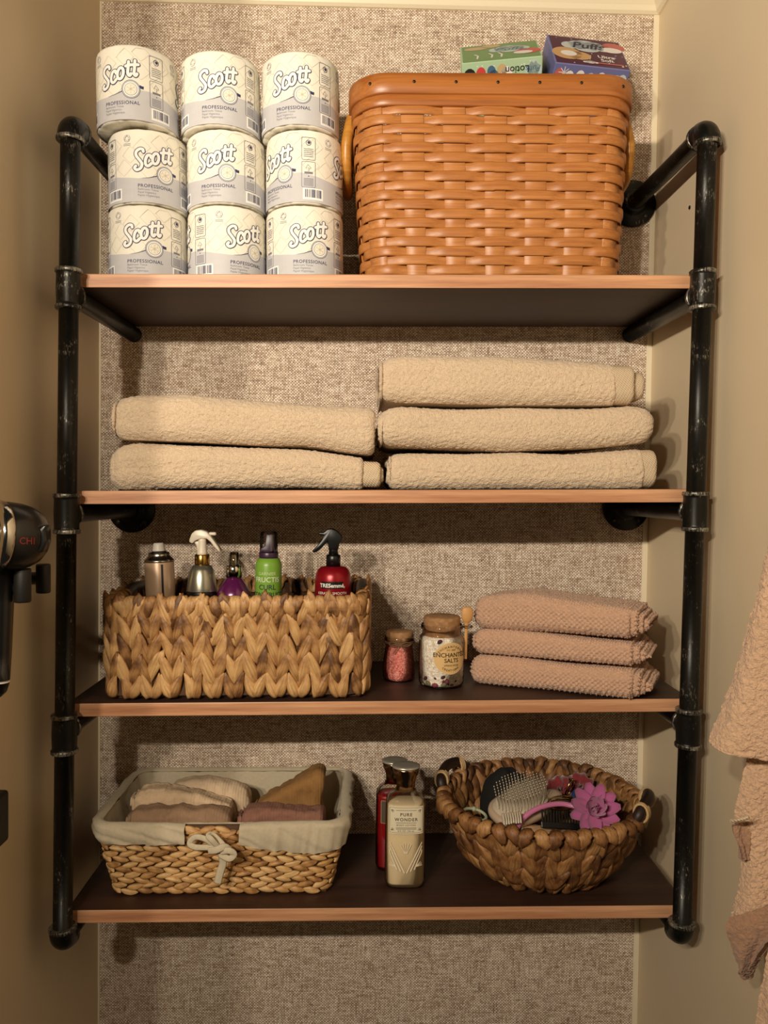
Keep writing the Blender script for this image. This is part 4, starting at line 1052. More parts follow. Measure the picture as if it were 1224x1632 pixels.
# liner: inside wall + turned-down cuff, open at the middle of the front where the bow sits
gx0, gx1 = at(299, 1335, -.26)[0]-lx, at(378, 1335, -.26)[0]-lx; gmid = (gx0+gx1)/2
def sfront(x): return x/1.0                        # s equals x along the straight front
s_start = gx1+.004; s_end = LP.L+gx0-.004
SC = np.linspace(s_start, s_end, 330)
rows_ = []
def wob(s, a, f, sd): return a*vnoise(np.stack([np.cos(s/LP.L*2*PI)*f, np.sin(s/LP.L*2*PI)*f, np.zeros_like(s)], 1), sd)
dist = np.minimum(SC-s_start, s_end-SC); pull = np.exp(-dist/.03)
cuff = .033+.003*np.sin(SC*17)+wob(SC, .003, 3, 3)-.006*pull+np.where(SC < lhw, .010*np.clip((SC-gx1)/.12, 0, 1), .010*np.clip((lhw+.15-SC)/.15, 0, 1))
for t in np.linspace(0, 1, 10):                    # from the cuff hem up to the rim
    z = lh+.003-cuff*(1-t); o = .0085+.0022*np.sin(t*PI)+wob(SC, .0030, 26, 5)*(1-.5*t)+wob(SC+t*.09, .0026, 11, 6)+.0025*(1-t)
    q = np.stack([LP.at(s)*lsc(min(zv, lh)) for s, zv in zip(SC, z)])+LP.nor(SC)*o[:, None]
    rows_.append(np.column_stack([q, z-.004*pull*t]))
for t in np.linspace(.15, 1, 5): rows_.append(np.column_stack([LP.at(SC)*lsc(lh)+LP.nor(SC)*(.0085-.0165*t+wob(SC, .0008, 14, 7))[:, None], np.full(len(SC), lh+.003+.004*math.sin(t*PI))-.004*pull]))
mk('liner_cuff', (np.array(rows_).reshape(-1, 3), [f[::-1] for f in grid_faces(len(rows_), len(SC))]), LIN, LB)
rows_ = []
for t in np.linspace(0, 1, 14):
    z = lh+.002-(lh-.010)*t; rows_.append(np.column_stack([lpt(SL, max(z, 0), -.008-.002*t)+LP.nor(SL)*(wob(SL, .0016, 10, 8)+wob(SL+t*.1, .0014, 24, 9))[:, None], np.full(240, z)]))
mk('liner_inside', (np.array(rows_).reshape(-1, 3), grid_faces(14, 240, False, True)), LIN, LB)
mk('liner_floor', box((-lhw*.86, -lhd*.83, .0055), (lhw*.86, lhd*.83, .0075), .0008), LIN, LB, False)
# exposed rim strands in the gap, then the bow
for k in range(9):
    xx = gx0+.006+(gx1-gx0-.012)*k/8; obj('rim_strand', random.choice(LW), LB, mtx=basis((xx, -lhd-.003, lh-.005-.007*(k % 3)), (1, 0, .3 if k % 2 else -.3), (0, -1, .3)))
RIB = M('linen_ribbon', (214, 200, 172), .9, var=(260, .08), bmp=(420, .25, .0008))
def fpt(px, py, Y=-.268): return at(px, py, Y)-np.array(LB.location)
def ribbon(name, P, w, th=.0012):
    mk(name, tube(spline(P, 6), w/2, 10, flat=th/w*2.2), RIB, LB)
def ribbon2(name, pts, w):
    P = [fpt(*q) for q in pts]; P = spline(P, 6); n = len(P); V = []
    for i, q in enumerate(P):
        d = P[min(i+1, n-1)]-P[max(i-1, 0)]; d = d/np.linalg.norm(d); sd = np.cross(d, np.array([0, -1, .15])); sd /= max(np.linalg.norm(sd), 1e-6); nn = np.cross(sd, d)
        for a in np.linspace(0, 2*PI, 9)[:-1]: V.append(q+sd*w/2*math.cos(a)+nn*.0013*math.sin(a))
    mk(name, (V, grid_faces(n, 8, False, True)+[tuple(range(8)), tuple(range(n*8-1, (n-1)*8-1, -1))]), RIB, LB)
ribbon2('ribbon_loop', [(348, 1354, -.276), (330, 1338, -.280), (312, 1334, -.276), (303, 1344, -.274), (312, 1350, -.278), (335, 1351, -.279), (348, 1355, -.280)], .009)
ribbon2('ribbon_loop', [(352, 1354, -.276), (340, 1340, -.284), (333, 1332, -.280), (340, 1330, -.272), (355, 1345, -.278), (360, 1352, -.280)], .009)
ribbon2('ribbon_knot', [(333, 1356, -.280), (345, 1355, -.286), (358, 1350, -.286), (366, 1354, -.281)], .011)
ribbon2('ribbon_loop', [(352, 1358, -.284), (366, 1356, -.288), (374, 1362, -.286), (366, 1369, -.286), (352, 1362, -.284)], .010)
ribbon2('ribbon_tail', [(354, 1360, -.280), (356, 1375, -.278), (351, 1392, -.276), (347, 1408, -.274)], .012)
# folded muslin cloths standing in it
def muslin(name, col): 
    mm, T, B = nt(name); vec = coords(T); sp = T.nodes.new('ShaderNodeSeparateXYZ'); T.links.new(vec, sp.inputs[0])
    h = math_(T, 'ADD', math_(T, 'SINE', math_(T, 'MULTIPLY', sp.outputs[0], 2*PI/.0045)), math_(T, 'MULTIPLY', noise(T, coords(T, (320, 60, 60)), 1, 3), 3.0))
    c = lin(col); T.links.new(ramp(T, noise(T, vec, 120, 3), [(.3, tuple(k*.84 for k in c[:3])+(1,)), (.7, c)]), B.inputs['Base Color']); B.inputs['Roughness'].default_value = .95; bump(T, B, h, .22, .0010); return mm
def crinkle(seed): return lambda Q: .0012*vnoise(Q*np.array([170, 60, 60]), seed)+.0026*vnoise(Q*np.array([45, 40, 70]), seed+1)
lf = np.array(LB.location)[2]+.009
def wcloth(label, pxt, Y0, Y1, col, seed, rad=.014, depth=.05, rz=0):
    xs = [at(p[0], p[1], Y0)[0] for p in pxt]; zt = [at(p[0], p[1], Y0+.012)[2] for p in pxt]
    c = np.array([(xs[0]+xs[-1])/2, (Y0+Y1)/2, lf])
    o = thing('washcloth', label, 'cloth', tuple(c), (0, 0, rz), 'muslin cloths in the lined basket')
    hh = [z_-lf for z_ in zt]; lo_ = [max(0.0, h_-depth) for h_ in hh]
    mk('folded_cloth', cloth_roll([x_-c[0] for x_ in xs], hh, [0.0]*len(xs), Y0-c[1], Y1-c[1], seed, step=.0025, amp=(.0005, .0003), freq=(120, 300), wave=.0062, end=(.010, .010), rad=rad, layers=4, pat=crinkle(seed)), muslin('muslin_%d' % seed, col), o)
    mk('turned_edge', cloth_roll([xs[0]-c[0]-.006, xs[0]-c[0]+.02, xs[0]-c[0]+.05], [hh[0]-.007, hh[1]-.005, hh[1]-.005], [hh[0]-.026]*3, Y0-c[1]+.006, Y1-c[1]-.006, seed+5, step=.003, amp=(.0004, .0003), wave=.002, end=(.006, .004), rad=.009, layers=2), bpy.data.materials['muslin_%d' % seed], o)
    return o
wcloth('taupe muslin cloth at the front of the lined basket', [(207, 1294), (230, 1287), (290, 1288), (340, 1291), (362, 1297)], -.222, -.182, (164, 132, 104), 101)
wcloth('long cream muslin cloth behind the taupe one in the lined basket', [(214, 1262), (232, 1252), (290, 1258), (340, 1270), (372, 1281)], -.176, -.130, (226, 196, 160), 111)
wcloth('short cream muslin cloth rolled at the back of the lined basket', [(272, 1252), (295, 1243), (330, 1244), (370, 1254), (392, 1262)], -.124, -.084, (230, 202, 168), 121)
wcloth('golden brown muslin cloth folded upright at the back of the lined basket', [(412, 1278), (428, 1266), (460, 1252), (496, 1232), (514, 1228)], -.150, -.095, (158, 116, 66), 131)
wcloth('mauve muslin cloth at the front right of the lined basket', [(386, 1292), (405, 1288), (450, 1287), (490, 1292), (516, 1290)], -.212, -.160, (152, 108, 90), 141)

# ------------------------------------------------------------------ lotion bottles
shell_m = glass('lotion_shell', (248, 244, 236), 1.2, .05); capm = M('bronze_cap', (150, 122, 92), .16, 1.0); captop = M('cap_top', (206, 200, 184), .3, .6)
def lotion(label, cx, cyb, Y, ytop, w_px, fillcol, lab):
    x = at(cx, cyb, Y)[0]; z = shelf_z(4, x)+.0005; t = thing('lotion_bottle', label, 'bottle', (x, Y, z))
    H = at(cx, ytop, Y)[2]-z; hw = w_px/2*(at(cx+1, cyb, Y)-at(cx, cyb, Y))[0]; k = H/.170
    pr = [(hw*.80, 0), (hw*.93, .002), (hw, .009), (hw, .06*k), (hw*.985, .115*k), (hw*.95, .122*k), (hw*.80, .128*k), (hw*.56, .132*k), (hw*.50, .136*k)]
    kw = dict(sx=1, sy=.72, p=3.2)
    mk('bottle_shell', lathe(pr, 64, **kw), shell_m, t)
    fi = [(r-.0016, max(q, .0022)) for r, q in pr[:4]]+[(hw*.985-.0016, .113*k), (hw*.96-.0018, .117*k), (hw*.80, .1185*k)]
    mk('lotion_fill', lathe(fi, 64, **kw), M('lotion_%d' % cx, fillcol, .4), t)
    lathe_part('cap', [(hw*.46, .134*k), (hw*.47, .146*k), (hw*.52, .152*k), (hw*.62, .158*k), (hw*.66, .163*k), (hw*.68, .1665*k)], capm, t, 40, sx=1, sy=.85)
    lathe_part('cap_top', [(hw*.68, .1663*k), (hw*.70, .1675*k), (hw*.69, .169*k), (hw*.60, .170*k), (hw*.2, .1692*k)], captop, t, 40, sx=1, sy=.85)
    yf = -hw*.72-.0002
    return t, hw, k, yf
t, hw, k, yf = lotion('cream body lotion bottle with a printed label, in front of the red one', 645, 1384, -.205, 1218, 64, (246, 230, 198), 1)
def face(hw, p=3.2, sy=.72):                         # front of the squarish bottle
    def f(u, v, h):
        c = min(abs(u)/hw, .98); y = hw*sy*(1-c**p)**(1/p); return (u, -y-h, v)
    return f
p = Print(); lm = [M('cream_label', (234, 222, 192), .6), M('label_grey', (84, 76, 62), .6), M('emboss', (246, 230, 198), .3)]
p.rect(-hw*.84, hw*.84, .079*k, .118*k, 0, 2, .0015); p.rrect(-hw*.80, hw*.80, .081*k, .116*k, .001, .0005, 1, 3)
p.text('PURE', 0, .1045*k, .0072, 1, 4, .002, spacing=1.25, bold=.02); p.text('WONDER', 0, .0975*k, .0072, 1, 4, .002, spacing=1.25, bold=.02)
p.text('BODY LOTION', 0, .0905*k, .0042, 1, 4, .002, spacing=1.1); p.text('8 FL OZ / 236 mL', 0, .0825*k, .0036, 1, 4, .002)
for v_ in (.1125, .0950, .0880, .0862): p.rect(-hw*.5, hw*.5, (v_-.0003)*k, (v_+.0003)*k, 1, 4, .003)
for sx_ in (-1, 1):
    for v_ in (.084, .113):
        for a in range(3): p.stroke([(sx_*(hw*.72), v_*k), (sx_*(hw*.72-.0045*math.cos(a*.6)), v_*k+(.0042 if v_ < .1 else -.0042)*math.sin(a*.6+.2))], .0007, 1, 4)
p.build('paper_label', face(hw), lm, t, lift=.0006)
e = Print()
for sx_ in (-1, 1):
    for d in (0, .011, .022): e.stroke([(sx_*(.002+d*.55), .028*k+d*.25-.004), (sx_*(.016+d*.42), .050*k+d*.1), (sx_*(.0255+.0*d), .066*k-d*.55)][:3], .0020, 2, 0)
    for a in (.15, .45, .75): e.stroke([(sx_*.016, .033*k), (sx_*(.016+.0105*math.cos(a)), .033*k+.0105*math.sin(a))], .0012, 2, 0)
for a in (-.5, -.25, 0, .25, .5): e.stroke([(math.sin(a)*.004, .052*k), (math.sin(a)*.018, .052*k+.016*math.cos(a))], .0012, 2, 0)
em = e.build('embossed_pattern', face(hw), lm, t, lift=.0012)
t, hw, k, yf = lotion('dark red lotion bottle standing behind the cream one', 627, 1364, -.150, 1210, 58, (150, 8, 26), 2)
p = Print(); p.rect(-hw*.72, hw*.78, .077*k, .112*k, 0, 2, .0015); p.rrect(-hw*.72, hw*.78, .077*k, .112*k, .001, .0008, 1, 3); p.text('BLACK', -hw*.10, .096*k, .0065, 2, 4, .002, bold=.02); p.text('CHERRY', -hw*.05, .088*k, .0045, 2, 4, .002)
p.build('paper_label', face(hw), [M('grey_brown_label', (92, 78, 62), .5), M('label_frame', (176, 160, 124), .5), M('label_pale', (226, 214, 190), .5)], t, lift=.0006)

# ------------------------------------------------------------------ round braided basket
RN = leaf_mat('brown_hyacinth', (92, 58, 32), (146, 100, 58), (190, 144, 92))
ox = at(862, 1400, -.165)[0]; oy = -.162; oh = .128
OB = thing('round_basket', 'round braided brown basket with dark wood handles, full of hair things', 'basket', (ox, oy, shelf_z(4, ox)+.0005), (0, -.0096, 0))
def bowl(th, t, off=0.0):
    r = .52+.48*t**.62; rx, ry = .166*r+off, .146*r+off
    back = max(0.0, math.sin(th))
    return np.array([rx*math.cos(th), ry*math.sin(th), .006+(oh-.006)*t**1.15+.010*t*back*(1)])
def bnorm(th, t):
    e_ = 1e-3; a = bowl(th+e_, t)-bowl(th-e_, t); b_ = bowl(th, min(t+e_, 1))-bowl(th, max(t-e_, .001)); n = np.cross(a, b_); return n/np.linalg.norm(n)
TT = np.linspace(.0, .97, 9); TH_ = np.linspace(0, 2*PI, 72, endpoint=False)
V = [bowl(a, t, .0004) for t in TT for a in TH_]+[bowl(a, t, -.0012) for t in TT[::-1] for a in TH_]
mk('core_wall', (V, grid_faces(18, 72, False, True)), CORE, OB)
mk('basket_floor', lathe([(.001, .0), (.084, .0), (.086, .004), (.084, .008), (.001, .008)], 40, sx=1, sy=.88), CORE, OB)
LO = leaf_set('braid_strand', .060, .0265, .0160, RN, 10, 300); LO0 = leaf_set('braid_strand', .046, .024, .0150, RN, 5, 330, True); nco = 24
for c_ in range(nco):
    th0 = 2*PI*c_/nco
    for r, t in enumerate((.125, .30, .53, .78)):
        for sd in (-1, 1):
            th = th0+sd*2*PI/nco*.25; n = bnorm(th, t); p_ = bowl(th, t, .0005)
            up = bowl(th, min(t+.05, 1))-bowl(th, t-.05); up /= np.linalg.norm(up); tg = np.cross(n, up)
            ln = .28*sd+random.uniform(-.08, .08)
            sc = (.72, .84, .94, 1.0)[r]
            obj('braid_strand', random.choice(LO0 if r == 0 else LO), OB, mtx=basis(p_, up+tg*-ln+n*.10, n)@Matrix.Diagonal((sc, 1, 1 if r else .9, 1)))
RF = [mesh('rim_fold', *fold_vf(40+k, .023, .62, .5), RN) for k in range(8)]
for c_ in range(nco*2):
    th = 2*PI*(c_+.5)/nco/2; p_ = bowl(th, 1.0, -.002); tg = bowl(th+.01, 1)-bowl(th-.01, 1)
    obj('rim_fold', random.choice(RF), OB, mtx=Matrix.Translation((p_[0], p_[1], p_[2]-.003+random.uniform(-.002, .002)))@Matrix.Rotation(math.atan2(tg[1], tg[0]), 4, 'Z'))
pale_s = M('pale_strand', (206, 170, 120), .6)
for th in (math.radians(150), math.radians(-24)):       # handles on opposite sides
    hp = []; 
    for da, up_, out in ((-.29, -.006, .002), (-.27, .006, .006), (-.16, .015, .007), (0, .018, .008), (.16, .015, .007), (.27, .006, .006), (.29, -.006, .002)):
        q = bowl(th+da, 1.0, out); hp.append(q+np.array([0, 0, up_*.95]))
    hh_ = mk('handle', tube(spline(hp, 6), .0088, 12), DKW, OB)
    for da in (-.21, .21):
        q = bowl(th+da, 1.0, .006)+np.array([0, 0, .009]); d = bowl(th+da+.02, 1)-bowl(th+da-.02, 1); d /= np.linalg.norm(d)
        for j in range(3):
            cc = q+d*(.004*(j-1)); u_ = np.cross(d, [0, 0, 1.0]); u_ /= np.linalg.norm(u_); w_ = np.array([0, 0, 1.0])
            mk('binding', tube([cc+.0105*(u_*math.cos(a)*1.05+w_*math.sin(a)*1.35)-w_*.004 for a in np.linspace(0, 2*PI, 20)[:-1]], .0024, 6, True), pale_s, hh_)

# ------------------------------------------------------------------ hair things in the round basket
oz = np.array(OB.location)[2]
brushm = M('taupe_plastic', (196, 172, 146), .45); padm = M('grey_pad', (206, 190, 168), .5); pinm = M('pale_pin', (216, 204, 182), .45)
# paddle brush, bristles up
c0 = at(829, 1284, -.185); axl = Vector(at(879, 1262, -.160)-at(782, 1300, -.215)).normalized(); nrm = Vector((-.30, -.42, .86)); nrm = (nrm-axl*nrm.dot(axl)).normalized(); axw = nrm.cross(axl)
Rb = Matrix((axl, axw, nrm)).transposed()
hb = thing('hairbrush', 'taupe paddle hairbrush with pale bristles pointing up in the round basket', 'hairbrush', tuple(c0), Rb.to_euler())
def oval(a, b_, z0, z1, n=40, rnd=.004, p=2.6):
    prof = [(.2, z0), (.90, z0), (1.0-.02, z0+rnd*.5), (1.0, (z0+z1)/2), (.98, z1-rnd*.4), (.90, z1), (.2, z1)]
    return lathe(prof, n, sx=a, sy=b_, p=p)
mk('brush_head', oval(.056, .036, -.011, .004), brushm, hb); mk('cushion', oval(.050, .030, .003, .0085), padm, hb)
mk('brush_handle', tube(spline([(.048, 0, -.004), (.070, 0, -.006), (.082, 0, -.012)], 6), list(np.linspace(.013, .009, 13)), 12), brushm, hb)
pins = []; rnd = random.Random(3)
for i in range(-8, 9):
    for j in range(-5, 6):
        x_, y_ = i*.0056+(.0028 if j % 2 else 0), j*.0053
        if (x_/.047)**2+(y_/.028)**2 < 1:
            lx_, ly_ = x_*1.10, y_*1.12; z1 = .0085; L_ = .034-.20*abs(x_)*abs(x_)*20*.2
            pins.append(tube([(x_, y_, z1-.001), (x_*1.05, y_*1.06, z1+L_*.5), (lx_-.003, ly_, z1+L_)], [.0007, .0006, .0006], 5)); pins.append(move(ball(.0011, 6, 4), (lx_-.003, ly_, z1+L_)))
o = mk('bristles', join(pins), pinm, hb); o['kind'] = 'stuff'
# black knit cap / pouch behind the brush
c0 = at(806, 1262, -.112)
def blob(rx, ry, rz, seed, amp=.12, n=40, m=24, fr=2.2):
    V, F = lathe([(max(math.sin(PI*i/m), 1e-4), -math.cos(PI*i/m)) for i in range(m+1)], n); V = np.array(V); d = 1+amp*vnoise(V*fr, seed)+amp*.4*vnoise(V*fr*2.3, seed+1)
    return V*d[:, None]*np.array([rx, ry, rz]), F
o = thing('black_pouch', 'crumpled black fabric pouch behind the paddle hairbrush', 'pouch', (c0[0], c0[1], oz+.012))
pt_ = (at(803, 1219, -.10)[2]-oz-.012)/2
mk('fabric', move(blob(.040, .034, pt_, 4, .10), (-.004, 0, pt_)), M('black_fabric', (18, 16, 16), .9, bmp=(300, .3, .001)), o)
mk('drawstring', tube(spline([(-.020, -.030, .095), (0, -.036, .088), (.018, -.030, .094)], 6), .0022, 6), MAT['blackmat'], o)
# red scrunchies
redv = M('red_velvet', (128, 10, 22), .8, sheen=.5, bmp=(60, .4, .003))
for (px, py, Yq, sd, lab) in ((890, 1258, -.116, 3, 'red velvet scrunchie next to the hairbrush head'), (926, 1253, -.100, 7, 'red velvet scrunchie farther back in the round basket')):
    c0 = at(px, py, Yq); V = []; nu, nv = 48, 14
    for i in range(nu):
        a = 2*PI*i/nu; R_, r_ = .0145, .0105+.002*math.sin(9*a+sd)
        for j in range(nv):
            b_ = 2*PI*j/nv; rr_ = r_*(1+.12*math.sin(5*b_+7*a)); V.append(((R_+rr_*math.cos(b_))*math.cos(a), (rr_*math.sin(b_)), (R_+rr_*math.cos(b_))*math.sin(a)))
    tag(mk('scrunchie', (V, grid_faces(nu, nv, True, True)), redv, None, True, None, tuple(c0), (.25, .2, .3 if sd == 3 else -.5)), lab, 'hair tie', 'red scrunchies in the round basket')
# gold wire hair clip with dark centre
goldw = M('gold_wire', (196, 160, 92), .2, 1.0); c0 = at(896, 1280, -.196)
o = thing('hair_clip', 'gold wire hair clip between brush and pink flower', 'hair clip', tuple(c0), (math.radians(62), 0, .1))
for a_, b_ in ((.024, .011), (.018, .0075)): mk('wire_loop', tube([(a_*math.cos(a), b_*math.sin(a), .003*math.sin(2*a)) for a in np.linspace(0, 2*PI, 32)[:-1]], .0013, 7, True), goldw, o)
mk('hinge', move(ball(.0035, 10, 6), (-.024, 0, 0)), goldw, o)
mk('clip_plate', lathe([(.002, -.0014), (1, -.0012), (1, 0), (.002, .0004)], 28, sx=.016, sy=.006), M('smoky_plate', (70, 58, 46), .3), o)
c0 = at(907, 1257, -.128)
o = thing('hair_ring', 'thin gold hair ring standing between the two red scrunchies', 'hair tie', tuple(c0), (.3, .1, .9))
mk('ring', tube([(.010*math.cos(a), 0, .017*math.sin(a)) for a in np.linspace(0, 2*PI, 28)[:-1]], .0016, 7, True), goldw, o); mk('clasp', move(ball(.0028, 8, 6), (0, 0, .017)), goldw, o)
# blue band
bluem = M('navy_blue_elastic', (40, 58, 104), .6); c0 = at(948, 1275, -.150)
o = thing('hair_band', 'dark blue stretchy hair band behind the pink flower', 'hair band', tuple(c0), (math.radians(14), math.radians(8), 0))
mk('loop', tube([(.036*math.cos(a), .026*math.sin(a), .003*math.sin(3*a)) for a in np.linspace(0, 2*PI, 44)[:-1]], .0045, 8, True, .6), bluem, o); mk('join', move(tube([(-.004, 0, 0), (.004, 0, 0)], .0052, 10), (0, -.026, 0)), MAT['blackmat'], o)
# pink flower headband
pinkp = M('pink_felt', (188, 96, 150), .85, sheen=.3, var=(60, .12)); pinkb = M('pink_satin', (206, 122, 164), .4)
c0 = at(946, 1291, -.232)
o = thing('flower_headband', 'pink headband with a big pink felt flower near the right handle', 'headband', tuple(c0), (math.radians(58), 0, math.radians(-6)))
def petal_vf(L, W, curl, seed):
    rnd = np.random.RandomState(seed); V = []; nl, nw = 8, 5; jit = rnd.uniform(-.15, .15)
    for i in range(nl):
        t = i/(nl-1); w = W/2*(math.sin(PI*(.12+.80*t))**.8)*(1-.0*t)
        for j in range(nw):
            q = -1+2*j/(nw-1); V.append((w*q+jit*L*t*t, L*t, curl*t*t+.18*w*q*q*1.5))
    n = len(V); F = grid_faces(nl, nw); V2 = [(x, y, z-.0012) for x, y, z in V]
    F2 = [(a+n, d+n, c+n, b_+n) for a, b_, c, d in F]; ed = [i*nw for i in range(nl)]+[(nl-1)*nw+j for j in range(1, nw)]+[i*nw+nw-1 for i in range(nl-2, -1, -1)]+[j for j in range(nw-2, 0, -1)]
    sd = [(ed[k], ed[(k+1) % len(ed)], ed[(k+1) % len(ed)]+n, ed[k]+n) for k in range(len(ed))]
    return V+V2, F+F2+sd
PT = [mesh('petal', *petal_vf(.040, .022, cu, k), pinkp) for k, cu in enumerate((.004, .010, .016))]; PT2 = [mesh('petal', *petal_vf(.026, .018, .016, 9), pinkp)]
for k in range(11): obj('petal', PT[k % 3], o, mtx=Matrix.Rotation(k*2*PI/11+.2, 4, 'Z')@Matrix.Translation((0, .002, .001*(k % 2)))@Matrix.Rotation(.18, 4, 'X'))
for k in range(7): obj('petal', PT2[0], o, mtx=Matrix.Translation((0, 0, .005))@Matrix.Rotation(k*2*PI/7, 4, 'Z')@Matrix.Rotation(.5, 4, 'X'))
for k in range(4): obj('petal', PT2[0], o, mtx=Matrix.Translation((0, 0, .008))@Matrix.Rotation(k*2*PI/4+.4, 4, 'Z')@Matrix.Rotation(.95, 4, 'X')@Matrix.Scale(.75, 4))
iv = o.rotation_euler.to_matrix().transposed()
bp = [at(930, 1288, -.225), at(912, 1284, -.215), at(893, 1281, -.212), at(870, 1284, -.218), at(850, 1292, -.226), at(834, 1304, -.232), at(826, 1316, -.228), at(822, 1330, -.215)]
P_ = [iv@Vector(b_-c0) for b_ in bp]
mk('band', tube(spline([tuple(q) for q in P_], 6), .0042, 10, flat=.6), pinkb, o)
# black comb, small brush end, tan pouch, pale green tie
c0 = at(897, 1309, -.235); o = thing('comb', 'black wide-tooth comb lying under the pink flower', 'comb', tuple(c0), (math.radians(-28), math.radians(6), math.radians(5)))
mk('comb_spine', box((-.036, -.001, -.012), (.036, .004, -.002), .0012), MAT['black'], o, False)
tooth = mesh('tooth', *box((-.0012, 0, -.003), (.0012, .003, .016), .0004, 1), MAT['black'], False)
for k in range(15): obj('tooth', tooth, o, (-.033+k*.0047, 0, 0), (0, random.uniform(-.05, .05), 0))
c0 = at(816, 1304, -.245); o = thing('ribbed_clip', 'small cream ribbed hair clip below the hairbrush', 'hair clip', tuple(c0), (math.radians(-12), math.radians(-6), 0))
mk('clip_back', box((-.016, .001, -.008), (.016, .006, .008), .002), brushm, o); rib = mesh('rib', *tube([(0, -.001, -.008), (0, -.004, 0), (0, -.001, .008)], .0014, 6), pinm)
for k in range(8): obj('rib', rib, o, (-.0133+k*.0038, .001, 0))
c0 = at(860, 1320, -.225); o = thing('tan_pouch', 'small tan cloth pouch beneath the pink headband', 'pouch', (c0[0], c0[1], c0[2]-.018), (0, .12, .15))
mk('fabric', blob(.036, .030, .020, 12, .14), M('tan_cloth', (196, 160, 118), .9, bmp=(300, .3, .001)), o); mk('hem', tube([(.030*math.cos(a), .025*math.sin(a), .010+.002*math.sin(3*a)) for a in np.linspace(0, 2*PI, 30)[:-1]], .0016, 6, True), pinm, o)
c0 = at(757, 1298, -.190); o = thing('hair_tie', 'pale green hair tie at the left edge inside the round basket', 'hair tie', tuple(c0), (math.radians(10), math.radians(12), 0))
gtie = M('pale_green_elastic', (176, 182, 150), .6); mk('loop', tube([(.019*math.cos(a), .016*math.sin(a), 0) for a in np.linspace(0, 2*PI, 36)[:-1]], .0026, 8, True), gtie, o); mk('knot', move(ball(.0042, 10, 7), (.0, .016, 0)), gtie, o)

# ------------------------------------------------------------------ hair dryer in its wall holder, left wall
yd = -.50; body = M('dryer_black', (16, 14, 14), .32, coat=.2); 
ax = Vector((.66, .745, -.08)).normalized()            # from the air inlet facing the room to the rounded end
c0 = at(-22, 853, yd-.03)+.042*np.array(ax)
hd = thing('hair_dryer', 'black hair dryer with chrome ring and red lettering hanging on the left wall', 'hair dryer', tuple(c0))
def dpt(px, py, Y=yd): return at(px, py, Y)-c0
k_ = (at(31, 858, yd)-at(30, 858, yd))[0]
def along(prof, n=36):
    V, F = lathe([(r_*.91, q_*.91) for r_, q_ in prof], n); q = Vector((0, 0, 1)).rotation_difference(ax).to_matrix(); return np.array(V)@np.array(q).T, F
brl = mk('barrel', along([(.030, -.046), (.040, -.043), (.0445, -.034), (.0455, -.022), (.0445, -.006), (.041, .008), (.035, .019), (.026, .027), (.015, .032), (.003, .034)]), body, hd)
mk('chrome_ring', along([(.0385, -.0445), (.0445, -.0440), (.0462, -.0385), (.0466, -.0310), (.0458, -.0285), (.0400, -.0280)]), chrome, hd)
mk('inner_ring', along([(.026, -.0475), (.033, -.049), (.035, -.047), (.034, -.045), (.026, -.0440)]), chrome, hd)
mk('inlet_grille', along([(.002, -.0468), (.026, -.0468), (.026, -.0455), (.002, -.0455)]), MAT['blackmat'], hd)
lp = [dpt(q_, w_, yd-.01) for q_, w_ in ((70, 838), (80, 835), (76, 845), (79, 862), (73, 878), (62, 882), (54, 860))]
mk('hanging_loop', prism([(q_[0], q_[2]) for q_ in lp], -.020, -.004, .002), body, hd)
hndl = mk('handle', tube([dpt(2, 900), dpt(3, 960), dpt(1, 1040), dpt(-1, 1084)], [.016, .0135, .0125, .012], 20), body, hd)
mk('handle_ring', tube([dpt(-1, 1083.5), dpt(-1, 1087)], .0122, 20), pale, hndl); mk('cord_sleeve', tube([dpt(-1, 1087), dpt(-3, 1100), dpt(-6, 1108)], [.0115, .010, .006], 16), body, hndl)
from mathutils.bvhtree import BVHTree
bvh = BVHTree.FromPolygons([v.co for v in brl.data.vertices], [tuple(q_.vertices) for q_ in brl.data.polygons])
p = Print(); p.text('CHI', 0, 0, 15, 0, 0, 3, bold=.012)
def onbarrel(u, v, h):                                   # lettering printed on the flank of the barrel
    d_ = Vector(at(43+u, 867-v, yd)-CAM).normalized(); hit = bvh.ray_cast(Vector(CAM-c0), d_)
    return tuple(hit[0]+hit[1]*(.0006 if hit[1].dot(d_) < 0 else -.0006)) if hit[0] is not None else (0, 0, 0)
p.build('red_lettering', onbarrel, [M('red_ink', (118, 32, 26), .5)], hd)
hs = thing('dryer_holder', 'black wall holder with two round prongs under the hair dryer', 'holder', (XL, yd, at(36, 935, yd)[2]))
hl = np.array(hs.location)
def hp_(px, py, Y): return at(px, py, Y)-hl
mk('wall_plate', box((0.0005, -.03, -.03), (.008, .06, .05), .003), MAT['blackmat'], hs)
mk('arm', tube([(.004, .010, .002), hp_(20, 938, yd+.01), hp_(40, 936, yd)], .009, 12), MAT['blackmat'], hs); mk('arm', tube([(.004, .050, .008), hp_(45, 922, yd+.05), hp_(66, 921, yd+.05)], .008, 12), MAT['blackmat'], hs)
for px, py, Yq, r_, h_ in ((36, 933, yd, .0100, .0205), (69, 922, yd+.05, .0090, .0185)):
    c_ = hp_(px, py, Yq); mk('prong', move(lathe([(r_*.9, -h_), (r_, -h_+.002), (r_, h_-.002), (r_*.93, h_), (r_*.6, h_-.001)], 24), c_), MAT['blackmat'], hs)
ct = at(-10, 1312, -.46); o = thing('black_block', 'black rounded block at the left edge, mounted low on the left wall', 'block', (XL, -.46, ct[2]))
mk('casing', box((.0004, -.028, -.034), (ct[0]+.0075-XL, .028, .034), .005, 3), MAT['blackmat'], o); mk('back_plate', box((.0002, -.031, -.037), (.006, .031, .037), .002), MAT['black'], o)

